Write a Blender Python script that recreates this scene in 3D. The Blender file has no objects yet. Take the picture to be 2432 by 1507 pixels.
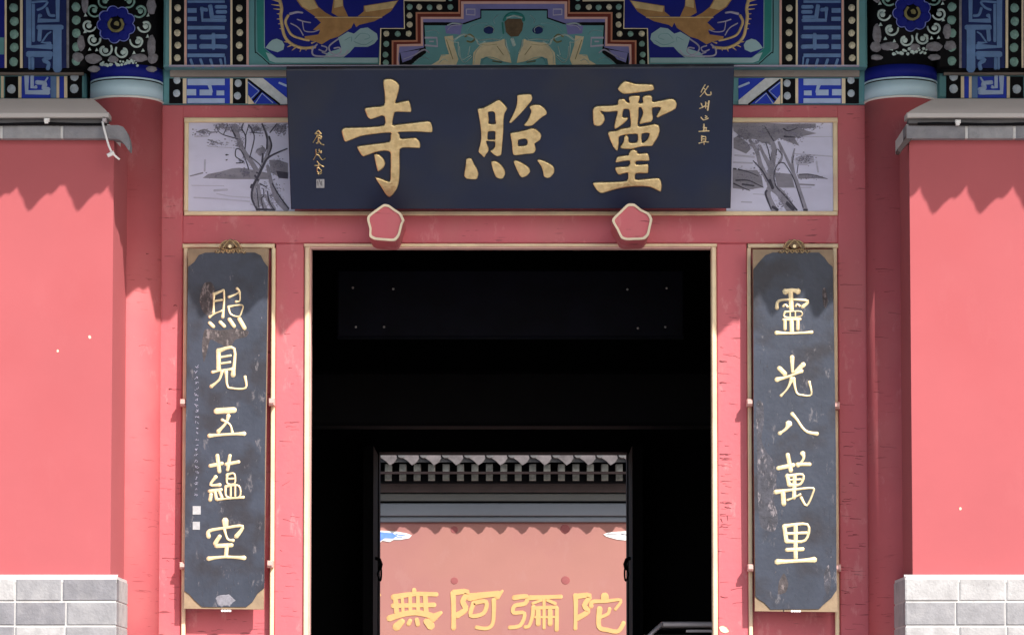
import bpy, math, random
from mathutils import Vector, Matrix
random.seed(7)
S = bpy.context.scene
COL = S.collection

# ------------------------------------------------------------------ camera
F_PX, IW, IH = 8100.0, 2432.0, 1507.0
PITCH = math.radians(4.0)
HORIZON = 1750.0
CAM = Vector((0.0, -18.0, 1.6))
CY = HORIZON - F_PX * math.tan(PITCH)
cam_d = bpy.data.cameras.new('camera')
cam = bpy.data.objects.new('camera', cam_d); COL.objects.link(cam); S.camera = cam
cam.location = CAM; cam.rotation_euler = (math.pi/2 + PITCH, 0, 0)
cam_d.sensor_width = 36.0; cam_d.lens = 36.0*F_PX/IW
cam_d.shift_y = (CY - IH/2)/IW
cam_d.clip_start = 0.1; cam_d.clip_end = 2000

# ------------------------------------------------------------------ light
SUN_A, SUN_B = 0.60, 0.87            # sideways and upward run of the sun ray per metre of depth
sun_dir = Vector((SUN_A, -1.0, SUN_B)).normalized()
elev = math.asin(sun_dir.z); az = math.atan2(sun_dir.x, sun_dir.y)
w = bpy.data.worlds.new('World'); S.world = w; w.use_nodes = True
nt = w.node_tree
sky = nt.nodes.new('ShaderNodeTexSky'); sky.sky_type = 'NISHITA'; sky.sun_disc = False
sky.sun_elevation = elev; sky.sun_rotation = az
sky.air_density = 1.0; sky.dust_density = 2.0
bg = nt.nodes['Background']; bg.inputs['Strength'].default_value = 0.122
nt.links.new(sky.outputs[0], bg.inputs[0])
sd = bpy.data.lights.new('sun', 'SUN'); sd.energy = 3.65; sd.angle = math.radians(0.5); sd.color = (1.0, 0.955, 0.89)
sun = bpy.data.objects.new('sun', sd); COL.objects.link(sun)
sun.rotation_euler = (-sun_dir).to_track_quat('-Z', 'Y').to_euler()
sun.location = (8, -14, 16)
S.view_settings.view_transform = 'Standard'; S.view_settings.look = 'None'
S.view_settings.exposure = 0.66; S.view_settings.gamma = 1.0
S.view_settings.use_curve_mapping = False
S.render.engine = 'CYCLES'
S.cycles.max_bounces = 8

# ------------------------------------------------------------------ materials
def mat(name, col, rough=0.6, metal=0.0, var=0.12, scale=6.0, bump=0.1, bscale=60.0,
        blot=None, blot_amt=0.0, blot_scale=3.0, stretch=(1, 1, 1), spec=0.5, cracks=None, scuff=None):
    m = bpy.data.materials.new(name); m.use_nodes = True
    N = m.node_tree.nodes; L = m.node_tree.links
    b = N['Principled BSDF']
    b.inputs['Roughness'].default_value = rough; b.inputs['Metallic'].default_value = metal
    b.inputs['Specular IOR Level'].default_value = spec
    tc = N.new('ShaderNodeNewGeometry')
    mp = N.new('ShaderNodeMapping'); mp.inputs['Scale'].default_value = stretch
    L.new(tc.outputs['Position'], mp.inputs[0])
    n1 = N.new('ShaderNodeTexNoise'); n1.inputs['Scale'].default_value = scale; n1.inputs['Detail'].default_value = 8
    n1.inputs['Roughness'].default_value = 0.62
    L.new(mp.outputs[0], n1.inputs['Vector'])
    r1 = N.new('ShaderNodeMapRange'); r1.inputs[1].default_value = 0.3; r1.inputs[2].default_value = 0.7
    r1.inputs[3].default_value = 1-var; r1.inputs[4].default_value = 1+var
    L.new(n1.outputs[0], r1.inputs[0])
    mul = N.new('ShaderNodeVectorMath'); mul.operation = 'SCALE'; mul.inputs[0].default_value = col[:3]
    L.new(r1.outputs[0], mul.inputs['Scale'])
    out = mul.outputs[0]
    def mixin(out, fac, c):
        mx = N.new('ShaderNodeMix'); mx.data_type = 'RGBA'
        L.new(fac, mx.inputs[0]); L.new(out, mx.inputs[6]); mx.inputs[7].default_value = (*c, 1)
        return mx.outputs[2]
    def ramp(src, lo, hi, amt):
        r = N.new('ShaderNodeMapRange'); r.inputs[1].default_value = lo; r.inputs[2].default_value = hi
        r.inputs[3].default_value = 0; r.inputs[4].default_value = amt
        L.new(src, r.inputs[0]); return r.outputs[0]
    if blot is not None:
        n2 = N.new('ShaderNodeTexNoise'); n2.inputs['Scale'].default_value = blot_scale; n2.inputs['Detail'].default_value = 5
        mp2 = N.new('ShaderNodeMapping'); mp2.inputs['Location'].default_value = (3.1, 7.7, 1.3); mp2.inputs['Scale'].default_value = stretch
        L.new(tc.outputs['Position'], mp2.inputs[0]); L.new(mp2.outputs[0], n2.inputs['Vector'])
        out = mixin(out, ramp(n2.outputs[0], 0.48, 0.66, blot_amt), blot)
    if cracks is not None:      # short hairline cracks running sideways
        c_col, c_amt = cracks
        n3 = N.new('ShaderNodeTexNoise'); n3.inputs['Scale'].default_value = 1.0; n3.inputs['Detail'].default_value = 3
        mp3 = N.new('ShaderNodeMapping'); mp3.inputs['Scale'].default_value = (9, 9, 75)
        L.new(tc.outputs['Position'], mp3.inputs[0]); L.new(mp3.outputs[0], n3.inputs['Vector'])
        n4 = N.new('ShaderNodeTexNoise'); n4.inputs['Scale'].default_value = 3.5
        L.new(tc.outputs['Position'], n4.inputs['Vector'])
        a = ramp(n3.outputs[0], 0.635, 0.675, 1.0); c = ramp(n4.outputs[0], 0.47, 0.60, c_amt)
        mm = N.new('ShaderNodeMath'); mm.operation = 'MULTIPLY'; L.new(a, mm.inputs[0]); L.new(c, mm.inputs[1])
        out = mixin(out, mm.outputs[0], c_col)
    if scuff is not None:
        s_col, s_amt, s_scale, s_lo = scuff
        n5 = N.new('ShaderNodeTexNoise'); n5.inputs['Scale'].default_value = s_scale; n5.inputs['Detail'].default_value = 12
        n5.inputs['Roughness'].default_value = 0.72
        mp5 = N.new('ShaderNodeMapping'); mp5.inputs['Scale'].default_value = (1.6, 1, 0.7)
        L.new(tc.outputs['Position'], mp5.inputs[0]); L.new(mp5.outputs[0], n5.inputs['Vector'])
        out = mixin(out, ramp(n5.outputs[0], s_lo, s_lo+0.06, s_amt), s_col)
    L.new(out, b.inputs['Base Color'])
    if bump:
        nb = N.new('ShaderNodeTexNoise'); nb.inputs['Scale'].default_value = bscale; nb.inputs['Detail'].default_value = 6
        L.new(tc.outputs['Position'], nb.inputs['Vector'])
        bp = N.new('ShaderNodeBump'); bp.inputs['Strength'].default_value = bump; bp.inputs['Distance'].default_value = 0.01
        L.new(nb.outputs[0], bp.inputs['Height']); L.new(bp.outputs[0], b.inputs['Normal'])
    return m

M = {}
M['wall_red'] = mat('wall_red', (0.415, 0.092, 0.103), 0.85, var=0.045, scale=1.6, bump=0.06, bscale=14, blot=(0.40, 0.078, 0.087), blot_amt=0.5, blot_scale=1.3, scuff=((0.45, 0.12, 0.13), 0.14, 3.2, 0.57))
M['wood_red'] = mat('wood_red', (0.56, 0.120, 0.145), 0.6, var=0.06, scale=4, bump=0.15, bscale=30, blot=(0.52, 0.16, 0.16), blot_amt=0.45, blot_scale=3.5, stretch=(1, 1, .5), cracks=((0.16, 0.025, 0.03), 0.75), scuff=((0.66, 0.27, 0.28), 0.45, 5, 0.56))
M['column_red'] = mat('column_red', (0.49, 0.108, 0.122), 0.66, spec=0.3, var=0.06, scale=3, bump=0.08, bscale=22, blot=(0.52, 0.16, 0.16), blot_amt=0.35, blot_scale=3, cracks=((0.2, 0.03, 0.035), 0.5), scuff=((0.62, 0.24, 0.25), 0.35, 4, 0.58))
M['bg_red'] = mat('bg_red', (0.375, 0.168, 0.142), 0.85, var=0.04, scale=2, bump=0.05, blot=(0.34, 0.135, 0.14), blot_amt=0.4, blot_scale=1.2, scuff=((0.39, 0.19, 0.17), 0.4, 3, 0.55))
M['crest_brown'] = mat('crest_brown', (0.17, 0.11, 0.06), 0.6, var=0.4, scale=60, bump=0.3)
M['petal_line'] = mat('petal_line', (0.25, 0.30, 0.72), 0.6, bump=0, spec=0.2)
M['step_shade'] = mat('step_shade', (0.10, 0.095, 0.10), 0.8, var=0.2, bump=0.1)  # coping step: shade of the recess under the lip put into the colour
M['ink_soft'] = mat('ink_soft', (0.17, 0.16, 0.24), 0.6, var=0.4, scale=25, bump=0)
M['crack'] = mat('crack', (0.13, 0.02, 0.025), 0.8, bump=0)
M['worn'] = mat('worn', (0.055, 0.045, 0.048), 0.75, var=0.5, scale=18, bump=0.4, bscale=50, scuff=((0.23, 0.19, 0.19), 0.8, 26, 0.53))
M['worn_pale'] = mat('worn_pale', (0.052, 0.052, 0.068), 0.75, var=0.5, scale=18, bump=0.4, bscale=50, scuff=((0.27, 0.235, 0.255), 0.75, 24, 0.55))
M['cloud_blue'] = mat('cloud_blue', (0.13, 0.27, 0.80), 0.7, var=0.2, scale=20, bump=0)
M['boss_red'] = mat('boss_red', (0.30, 0.085, 0.085), 0.8, var=0.1, bump=0.05)
M['brick'] = mat('brick', (0.27, 0.265, 0.28), 0.85, var=0.16, scale=14, bump=0.35, bscale=70, blot=(0.36, 0.35, 0.36), blot_amt=0.6, blot_scale=9)
M['brick_dark'] = mat('brick_dark', (0.21, 0.205, 0.225), 0.85, var=0.16, scale=14, bump=0.35, bscale=70, blot=(0.29, 0.28, 0.29), blot_amt=0.6, blot_scale=9)
M['brick_pale'] = mat('brick_pale', (0.42, 0.41, 0.415), 0.85, var=0.14, scale=14, bump=0.35, bscale=70, blot=(0.27, 0.26, 0.265), blot_amt=0.5, blot_scale=9, scuff=((0.17, 0.15, 0.16), 0.5, 45, 0.6))
M['mortar'] = mat('mortar', (0.58, 0.565, 0.56), 0.9, var=0.1, scale=30, bump=0.3)
M['coping'] = mat('coping', (0.50, 0.44, 0.42), 0.8, var=0.07, scale=5, bump=0.15, bscale=25, stretch=(.5, 1, 1))
M['lip'] = mat('lip', (0.50, 0.46, 0.445), 0.7, var=0.06, scale=5, bump=0.1, stretch=(.4, 1, 1))
M['beige'] = mat('beige', (0.84, 0.68, 0.44), 0.5, var=0.1, scale=9, bump=0.15, bscale=40, blot=(0.66, 0.36, 0.30), blot_amt=0.4, blot_scale=5)
M['cream'] = mat('cream', (0.78, 0.66, 0.48), 0.55, var=0.1, scale=10, bump=0.05)
M['black'] = mat('black', (0.004, 0.004, 0.006), 0.7, spec=0.12, var=0.1, bump=0.05)
M['gap'] = mat('gap', (0.02, 0.012, 0.012), 0.8, bump=0)
M['interior'] = mat('interior', (0.004, 0.0035, 0.005), 0.8, var=0.2, bump=0.05, spec=0.12)  # hall interior near black: its lack of light is put into the colour
M['interior_blue'] = mat('interior_blue', (0.002, 0.002, 0.006), 0.7, var=0.4, bump=0.05, spec=0.10)  # inner lintel, likewise coloured for the unlit hall
M['plaque'] = mat('plaque', (0.014, 0.023, 0.058), 0.42, spec=0.35, var=0.12, scale=3, bump=0.04, bscale=20, blot=(0.032, 0.036, 0.05), blot_amt=0.5, blot_scale=2.5)
M['couplet'] = mat('couplet', (0.042, 0.050, 0.074), 0.42, var=0.2, scale=5, bump=0.15, bscale=40, spec=0.35, blot=(0.030, 0.028, 0.036), blot_amt=0.85, blot_scale=6, scuff=((0.20, 0.185, 0.20), 0.6, 12, 0.60))
M['board_ochre'] = mat('board_ochre', (0.30, 0.21, 0.13), 0.6, var=0.2, scale=12, bump=0.15)
M['gold'] = mat('gold', (0.88, 0.68, 0.36), 0.30, metal=0.85, var=0.15, scale=30, bump=0.25, bscale=90, blot=(0.50, 0.34, 0.14), blot_amt=0.4, blot_scale=28)
M['gold_flat'] = mat('gold_flat', (0.84, 0.68, 0.41), 0.45, metal=0.45, var=0.25, scale=26, bump=0.1)
M['gold_paint'] = mat('gold_paint', (0.62, 0.46, 0.23), 0.5, metal=0.3, var=0.2, scale=18, bump=0.1)
M['gold_brown'] = mat('gold_brown', (0.38, 0.215, 0.09), 0.55, metal=0.15, var=0.2, scale=18, bump=0.1, spec=0.2)
M['bg_gold'] = mat('bg_gold', (0.64, 0.37, 0.15), 0.8, metal=0.0, var=0.08, scale=8, bump=0.05)
M['blue_bright'] = mat('blue_bright', (0.02, 0.05, 0.50), 0.6, var=0.15, scale=5, bump=0.05, spec=0.2)
M['beast_gold'] = mat('beast_gold', (0.60, 0.52, 0.36), 0.6, var=0.15, scale=20, bump=0.05, spec=0.2)
M['soffit_grey'] = mat('soffit_grey', (0.30, 0.26, 0.24), 0.8, var=0.15, scale=4, bump=0.1, spec=0.2)
M['silver'] = mat('silver', (0.42, 0.42, 0.44), 0.5, metal=0.2, var=0.15, scale=60)
M['teal'] = mat('teal', (0.12, 0.30, 0.34), 0.6, var=0.12, scale=4, bump=0.05, blot=(0.13, 0.27, 0.30), blot_amt=0.5, spec=0.2)
M['teal_deep'] = mat('teal_deep', (0.03, 0.22, 0.21), 0.6, var=0.12, scale=4, bump=0.05, spec=0.2)
M['teal_pale'] = mat('teal_pale', (0.32, 0.48, 0.54), 0.6, var=0.1, scale=6, bump=0.05, spec=0.2)
M['blue'] = mat('blue', (0.006, 0.012, 0.22), 0.6, spec=0.2, var=0.15, scale=5, bump=0.05)
M['blue_navy'] = mat('blue_navy', (0.010, 0.022, 0.12), 0.6, var=0.2, scale=8, bump=0.05, spec=0.2)
M['blue_light'] = mat('blue_light', (0.13, 0.235, 0.47), 0.6, var=0.15, scale=12, bump=0.08, spec=0.2)
M['blue_pale'] = mat('blue_pale', (0.42, 0.54, 0.80), 0.6, var=0.1, scale=10, bump=0.05, spec=0.2)
M['mauve'] = mat('mauve', (0.40, 0.38, 0.52), 0.6, var=0.15, scale=10, bump=0.05, spec=0.2)
M['mauve_blue'] = mat('mauve_blue', (0.19, 0.19, 0.44), 0.6, var=0.15, scale=8, bump=0.05, spec=0.2)
M['orange'] = mat('orange', (0.46, 0.20, 0.13), 0.6, var=0.1, scale=10, bump=0.05, spec=0.2)
M['maroon'] = mat('maroon', (0.14, 0.022, 0.018), 0.6, var=0.1, bump=0.05, spec=0.2)
M['pink'] = mat('pink', (0.66, 0.40, 0.36), 0.6, var=0.1, scale=12, bump=0.05, spec=0.2)
M['stone_white'] = mat('stone_white', (0.60, 0.64, 0.68), 0.6, var=0.15, scale=30, bump=0.1)
M['dot_green'] = mat('dot_green', (0.22, 0.38, 0.35), 0.55, var=0.25, scale=60, bump=0.4, bscale=150, spec=0.2)
M['dot_pale'] = mat('dot_pale', (0.62, 0.58, 0.45), 0.55, var=0.35, scale=90, bump=0.5, bscale=200, spec=0.2)
M['dot_blue'] = mat('dot_blue', (0.50, 0.58, 0.68), 0.55, var=0.15, scale=60, bump=0.3, bscale=150, spec=0.2)
M['ring_blue'] = mat('ring_blue', (0.53, 0.72, 0.85), 0.5, var=0.06, scale=5, bump=0.05)
M['curl'] = mat('curl', (0.50, 0.62, 0.62), 0.6, var=0.2, scale=25, bump=0.1, spec=0.2)
M['grey_petal'] = mat('grey_petal', (0.22, 0.215, 0.25), 0.65, var=0.3, scale=40, bump=0.2, spec=0.2)
M['olive'] = mat('olive', (0.22, 0.20, 0.09), 0.6, var=0.25, scale=40, bump=0.1, spec=0.2)
M['paper'] = mat('paper', (0.64, 0.635, 0.83), 0.45, var=0.07, scale=3, bump=0, blot=(0.54, 0.53, 0.70), blot_amt=0.55, blot_scale=5, stretch=(1, 1, 2.2))
M['wash'] = mat('wash', (0.25, 0.24, 0.30), 0.6, var=0.2, scale=14, bump=0, stretch=(.6, 1, 2))
M['wash_light'] = mat('wash_light', (0.46, 0.45, 0.58), 0.6, var=0.14, scale=14, bump=0, stretch=(.6, 1, 2))
M['ink'] = mat('ink', (0.045, 0.04, 0.07), 0.6, var=0.45, scale=25, bump=0)
M['ink_trunk'] = mat('ink_trunk', (0.27, 0.26, 0.33), 0.6, var=0.3, scale=25, bump=0)
M['white'] = mat('white', (0.80, 0.78, 0.77), 0.5, var=0.03, bump=0)
M['stone'] = mat('stone', (0.30, 0.285, 0.27), 0.85, var=0.12, scale=3, bump=0.2, bscale=20)
M['tile'] = mat('tile', (0.11, 0.11, 0.115), 0.7, var=0.2, scale=12, bump=0.2)
M['rafter'] = mat('rafter', (0.30, 0.31, 0.29), 0.7, var=0.4, scale=18, bump=0.3, bscale=60)
M['tile_pale'] = mat('tile_pale', (0.12, 0.105, 0.11), 0.8, var=0.4, scale=10, bump=0.3, bscale=30)
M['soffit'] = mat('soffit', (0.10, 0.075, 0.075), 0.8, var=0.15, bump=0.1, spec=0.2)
M['beam_grey'] = mat('beam_grey', (0.20, 0.22, 0.255), 0.7, var=0.12, scale=2.5, bump=0.05, stretch=(.5, 1, 1))
M['beam_olive'] = mat('beam_olive', (0.15, 0.15, 0.145), 0.7, var=0.12, scale=2.5, bump=0.05, stretch=(.5, 1, 1))
M['metal'] = mat('metal', (0.42, 0.38, 0.39), 0.45, metal=0.3, var=0.08, bump=0)
M['brown_paint'] = mat('brown_paint', (0.11, 0.075, 0.045), 0.6, var=0.3, scale=40, bump=0.1, spec=0.2)
M['glass'] = mat('glass', (0.02, 0.02, 0.022), 0.15, var=0.05, bump=0)

# ------------------------------------------------------------------ pixel rays -> places in the world (used to read positions off the survey photo)
FWD = Vector((0, math.cos(PITCH), math.sin(PITCH))); UP = Vector((0, -math.sin(PITCH), math.cos(PITCH)))
def ray(px, py):
    return FWD + Vector((1, 0, 0))*((px-IW/2)/F_PX) + UP*(-(py-CY)/F_PX)
def at(px, py, Y):
    d = ray(px, py); return CAM + d*((Y-CAM.y)/d.y)
def X(px, Y, py=753): return at(px, py, Y).x
def Z(py, Y): return at(1216, py, Y).z
class Plane:
    """a vertical plane facing the camera side at depth Y; n is the height above it"""
    def __init__(s, Y): s.Y = Y
    def __call__(s, px, py, n=0.0):
        p = at(px, py, s.Y); return Vector((p.x, p.y-n, p.z))
class Tilt:
    def __init__(s, origin, normal): s.o = Vector(origin); s.n = Vector(normal).normalized()
    def __call__(s, px, py, n=0.0):
        d = ray(px, py); t = (s.o-CAM).dot(s.n)/d.dot(s.n); return CAM + d*t + s.n*n
class Cyl:
    def __init__(s, cx, cy, r, Yf): s.cx, s.cy, s.r, s.Yf = cx, cy, r, Yf
    def __call__(s, px, py, n=0.0):
        d = ray(px, py); r = s.r
        ox, oy = CAM.x-s.cx, CAM.y-s.cy
        a = d.x*d.x+d.y*d.y; b = 2*(ox*d.x+oy*d.y); c = ox*ox+oy*oy-r*r
        D = b*b-4*a*c
        if D > 0:
            t = (-b-math.sqrt(D))/(2*a); p = CAM+d*t
            if p.y < s.Yf+0.004 and p.y < s.cy:
                nn = Vector((p.x-s.cx, p.y-s.cy, 0)).normalized(); return p+nn*n
        p = at(px, py, s.Yf); return Vector((p.x, p.y-n, p.z))

# ------------------------------------------------------------------ mesh builder
WL = {}
class MB:
    def __init__(s): s.v = []; s.f = []; s.sm = False
    def add(s, vs, fs):
        k = len(s.v); s.v += [Vector(v) for v in vs]; s.f += [tuple(i+k for i in f) for f in fs]
    def box(s, x0, x1, y0, y1, z0, z1):
        x0, x1 = sorted((x0, x1)); y0, y1 = sorted((y0, y1)); z0, z1 = sorted((z0, z1))
        s.add([(x0,y0,z0),(x1,y0,z0),(x1,y1,z0),(x0,y1,z0),(x0,y0,z1),(x1,y0,z1),(x1,y1,z1),(x0,y1,z1)],
              [(0,3,2,1),(4,5,6,7),(0,1,5,4),(1,2,6,5),(2,3,7,6),(3,0,4,7)])
        return s
    def bbox(s, x0, x1, y0, y1, z0, z1, b=0.006):
        """box whose front face (towards -y) and its four edges are chamfered"""
        x0, x1 = sorted((x0, x1)); y0, y1 = sorted((y0, y1)); z0, z1 = sorted((z0, z1))
        b = min(b, (x1-x0)*.3, (z1-z0)*.3, (y1-y0)*.6)
        s.add([(x0+b,y0,z0+b),(x1-b,y0,z0+b),(x1-b,y0,z1-b),(x0+b,y0,z1-b),
               (x0,y0+b,z0),(x1,y0+b,z0),(x1,y0+b,z1),(x0,y0+b,z1),
               (x0,y1,z0),(x1,y1,z0),(x1,y1,z1),(x0,y1,z1)],
              [(0,1,2,3),(4,5,1,0),(5,6,2,1),(6,7,3,2),(7,4,0,3),(8,9,5,4),(9,10,6,5),(10,11,7,6),(11,8,4,7),(11,10,9,8)])
        return s
    def prism(s, surf, pts, n0=0.0, n1=0.002):
        k = len(pts)
        s.add([surf(x, y, n1) for x, y in pts]+[surf(x, y, n0) for x, y in pts],
              [tuple(range(k))]+[(i, (i+1) % k, k+(i+1) % k, k+i) for i in range(k)])
        return s
    def rect(s, surf, x0, y0, x1, y1, n0=0.0, n1=0.002):
        return s.prism(surf, [(x0, y0), (x1, y0), (x1, y1), (x0, y1)], n0, n1)
    def disc(s, surf, cx, cy, rx, ry=None, n0=0.0, n1=0.003, k=14, dome=0.0, wob=0.0):
        ry = ry or rx; a0 = random.random()*6
        w_ = [1+wob*random.uniform(-1, 1) for _ in range(k)]
        P = [(cx+rx*w_[i]*math.cos(6.2832*i/k+a0), cy+ry*w_[i]*math.sin(6.2832*i/k+a0)) for i in range(k)]
        I = [(cx+rx*.8*math.cos(6.2832*i/k+a0), cy+ry*.8*math.sin(6.2832*i/k+a0)) for i in range(k)]
        vs = [surf(x, y, n0) for x, y in P]+[surf(x, y, n1) for x, y in I]+[surf(cx, cy, n1+dome)]
        fs = [(i, (i+1) % k, k+(i+1) % k, k+i) for i in range(k)]+[(k+i, k+(i+1) % k, 2*k) for i in range(k)]
        s.add(vs, fs); return s
    def stroke(s, surf, pts, w0, h=0.003, w1=None, smooth=True, flat=False, swell=0.0, n0=0.0):
        """brush stroke following pts (pixels), w0..w1 wide, with a rounded section and round ends"""
        w1 = w0 if w1 is None else w1
        P = [Vector((p[0], p[1])) for p in pts]
        if smooth and len(P) > 2:
            Q = []
            for i in range(len(P)-1):
                a = P[max(i-1, 0)]; b = P[i]; c = P[i+1]; d = P[min(i+2, len(P)-1)]
                for j in range(4):
                    t = j/4; Q.append(0.5*((2*b)+(c-a)*t+(2*a-5*b+4*c-d)*t*t+(3*b-3*c+d-a)*t**3))
            Q.append(P[-1]); P = Q
        L = [0]
        for i in range(1, len(P)): L.append(L[-1]+(P[i]-P[i-1]).length)
        T = max(L[-1], 1e-6)
        rows = []; n = len(P)
        prof = [(-1, 0), (-.78, .75), (0, 1), (.78, .75), (1, 0)] if not flat else [(-1, 0), (-.9, 1), (.9, 1), (1, 0)]
        def row(c, dr, wd, hh):
            nx = Vector((-dr.y, dr.x))
            return [surf(c.x+nx.x*wd*k/2, c.y+nx.y*wd*k/2, n0+hh*q) for k, q in prof]
        for i, c in enumerate(P):
            dr = (P[min(i+1, n-1)]-P[max(i-1, 0)])
            dr = dr.normalized() if dr.length > 0 else Vector((1, 0))
            t = L[i]/T; wd = w0+(w1-w0)*t + swell*w0*(abs(2*t-1)**3)
            if i == 0: rows.append(row(c-dr*wd*.42, dr, wd*.45, h*.25)); rows.append(row(c-dr*wd*.2, dr, wd*.85, h*.8))
            rows.append(row(c, dr, wd, h))
            if i == n-1: rows.append(row(c+dr*wd*.2, dr, wd*.85, h*.8)); rows.append(row(c+dr*wd*.42, dr, wd*.45, h*.25))
        k = len(prof); vs = [v for r in rows for v in r]
        fs = [(r*k+j, (r+1)*k+j, (r+1)*k+j+1, r*k+j+1) for r in range(len(rows)-1) for j in range(k-1)]
        fs += [tuple(range(k)), tuple(reversed(range((len(rows)-1)*k, len(rows)*k)))]
        s.add(vs, fs); return s
    def cyl(s, cx, cy, r, z0, z1, k=48, r1=None, a0=0, a1=2*math.pi):
        r1 = r if r1 is None else r1
        vs = []
        for z, rr in ((z0, r), (z1, r1)):
            vs += [(cx+rr*math.cos(a0+(a1-a0)*i/k), cy+rr*math.sin(a0+(a1-a0)*i/k), z) for i in range(k)]
        fs = [(i, (i+1) % k, k+(i+1) % k, k+i) for i in range(k)]+[tuple(reversed(range(k))), tuple(range(k, 2*k))]
        s.add(vs, fs); return s
    def tube(s, pts, r, k=8):
        pts = [Vector(p) for p in pts]; rows = []
        for i, p in enumerate(pts):
            d = (pts[min(i+1, len(pts)-1)]-pts[max(i-1, 0)]).normalized()
            a = d.orthogonal().normalized(); b = d.cross(a)
            if rows and a.dot(pa) < 0.5:
                a = (pa-d*pa.dot(d)).normalized(); b = d.cross(a)
            pa = a
            rows.append([p+a*r*math.cos(6.2832*j/k)+b*r*math.sin(6.2832*j/k) for j in range(k)])
        vs = [v for r_ in rows for v in r_]
        fs = [(i*k+j, i*k+(j+1) % k, (i+1)*k+(j+1) % k, (i+1)*k+j) for i in range(len(rows)-1) for j in range(k)]
        fs += [tuple(reversed(range(k))), tuple(range((len(rows)-1)*k, len(rows)*k))]
        s.add(vs, fs); return s
    def extrude(s, prof, axis_pts):
        """prof: list of (a,b) in local plane, axis_pts: functions giving world position for start/end"""
        k = len(prof); vs = [f(a, b) for f in axis_pts for a, b in prof]
        fs = [(i, (i+1) % k, k+(i+1) % k, k+i) for i in range(k)]+[tuple(reversed(range(k))), tuple(range(k, 2*k))]
        s.add(vs, fs); return s
    def build(s, name, m, parent=None, label=None, kind=None, smooth=False):
        me = bpy.data.meshes.new(name)
        n = len(s.v); c = Vector((0, 0, 0))
        lo = Vector((min(v.x for v in s.v), min(v.y for v in s.v), min(v.z for v in s.v)))
        hi = Vector((max(v.x for v in s.v), max(v.y for v in s.v), max(v.z for v in s.v)))
        c = Vector(((lo.x+hi.x)/2, (lo.y+hi.y)/2, lo.z))
        me.from_pydata([v-c for v in s.v], [], s.f); me.update()
        import bmesh
        b = bmesh.new(); b.from_mesh(me); bmesh.ops.recalc_face_normals(b, faces=b.faces); b.to_mesh(me); b.free()
        if smooth:
            for p in me.polygons: p.use_smooth = True
        me.materials.append(M[m])
        return link(name, me, c, parent, label, kind)
def link(name, me, wloc, parent=None, label=None, kind=None):
    o = bpy.data.objects.new(name, me); COL.objects.link(o)
    base = WL[parent.name] if parent else Vector((0, 0, 0))
    o.location = Vector(wloc)-base; o.parent = parent
    WL[o.name] = Vector(wloc)
    if label: o['label'] = label
    if kind: o['kind'] = kind
    return o
def thing(name, loc, label, cat, group=None):
    o = bpy.data.objects.new(name, None); COL.objects.link(o); o.location = loc
    o.empty_display_size = 0.2
    WL[o.name] = Vector(loc); o['label'] = label; o['category'] = cat
    if group: o['group'] = group
    return o
def tag(o, label, cat, group=None):
    o['label'] = label; o['category'] = cat
    if group: o['group'] = group
    return o
def zm(x0, y0, sc):
    return lambda p: (x0+p[0]/sc, y0+p[1]/sc)
MIR = 2442.0
def mir(pts): return [(MIR-x, y) for x, y in reversed(pts)]

# outlines turned into a relief with a chamfered edge (2D curve, filled, converted to mesh)
def smooth_closed(P, sub=3):
    P = [Vector(p) for p in P]; n = len(P); Q = []
    for i in range(n):
        a, b, c, d = P[i-1], P[i], P[(i+1) % n], P[(i+2) % n]
        for j in range(sub):
            t = j/sub; Q.append(b.lerp(c, t)*.35 + .65*0.5*((2*b)+(c-a)*t+(2*a-5*b+4*c-d)*t*t+(3*b-3*c+d-a)*t**3))
    return Q
def relief(name, surf, outlines, m, parent, depth=0.010, bev=0.0035, label=None):
    o0 = surf(1216, 753, 0); ex = (surf(1217, 753)-o0); ex.normalize()
    nn = (surf(1216, 753, 1)-o0).normalized(); ey = nn.cross(ex)
    cu = bpy.data.curves.new('tmp', 'CURVE'); cu.dimensions = '2D'; cu.fill_mode = 'FRONT'
    cu.extrude = depth/2-bev; cu.bevel_depth = bev; cu.bevel_resolution = 2; cu.offset = -bev
    for ol in outlines:
        q = [surf(p[0], p[1])-o0 for p in smooth_closed(ol)]
        sp = cu.splines.new('POLY'); sp.points.add(len(q)-1)
        for i, p in enumerate(q): sp.points[i].co = (p.dot(ex), p.dot(ey), 0, 1)
        sp.use_cyclic_u = True
    ob = bpy.data.objects.new('tmp', cu); COL.objects.link(ob)
    dg = bpy.context.evaluated_depsgraph_get(); me = bpy.data.meshes.new_from_object(ob.evaluated_get(dg))
    bpy.data.objects.remove(ob)
    R = Matrix((ex, ey, nn)).transposed()
    vs = [o0 + R @ v.co + nn*(depth/2) for v in me.vertices]
    c = sum(vs, Vector())/len(vs)
    for v, p in zip(me.vertices, vs): v.co = p-c
    me.name = name; me.materials.clear(); me.materials.append(M[m]); me.update()
    for p in me.polygons: p.material_index = 0
    return link(name, me, c, parent, label)

_hk = [0]
def strokes(mb, surf, conv, lst, h=0.005, k=1.0, swell=0.25, **kw):
    """lst: (points, width[, end width]) in zoomed coordinates"""
    for i, s_ in enumerate(lst):
        pts, w0 = s_[0], s_[1]; w1 = s_[2] if len(s_) > 2 else None
        q = [conv(p) for p in pts]; x0, _ = conv((0, 0)); x1, _ = conv((1, 0)); sc = x1-x0
        mb.stroke(surf, q, w0*sc*k, h=h*(1+.02*i), w1=None if w1 is None else w1*sc*k, swell=swell, **kw)

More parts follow.
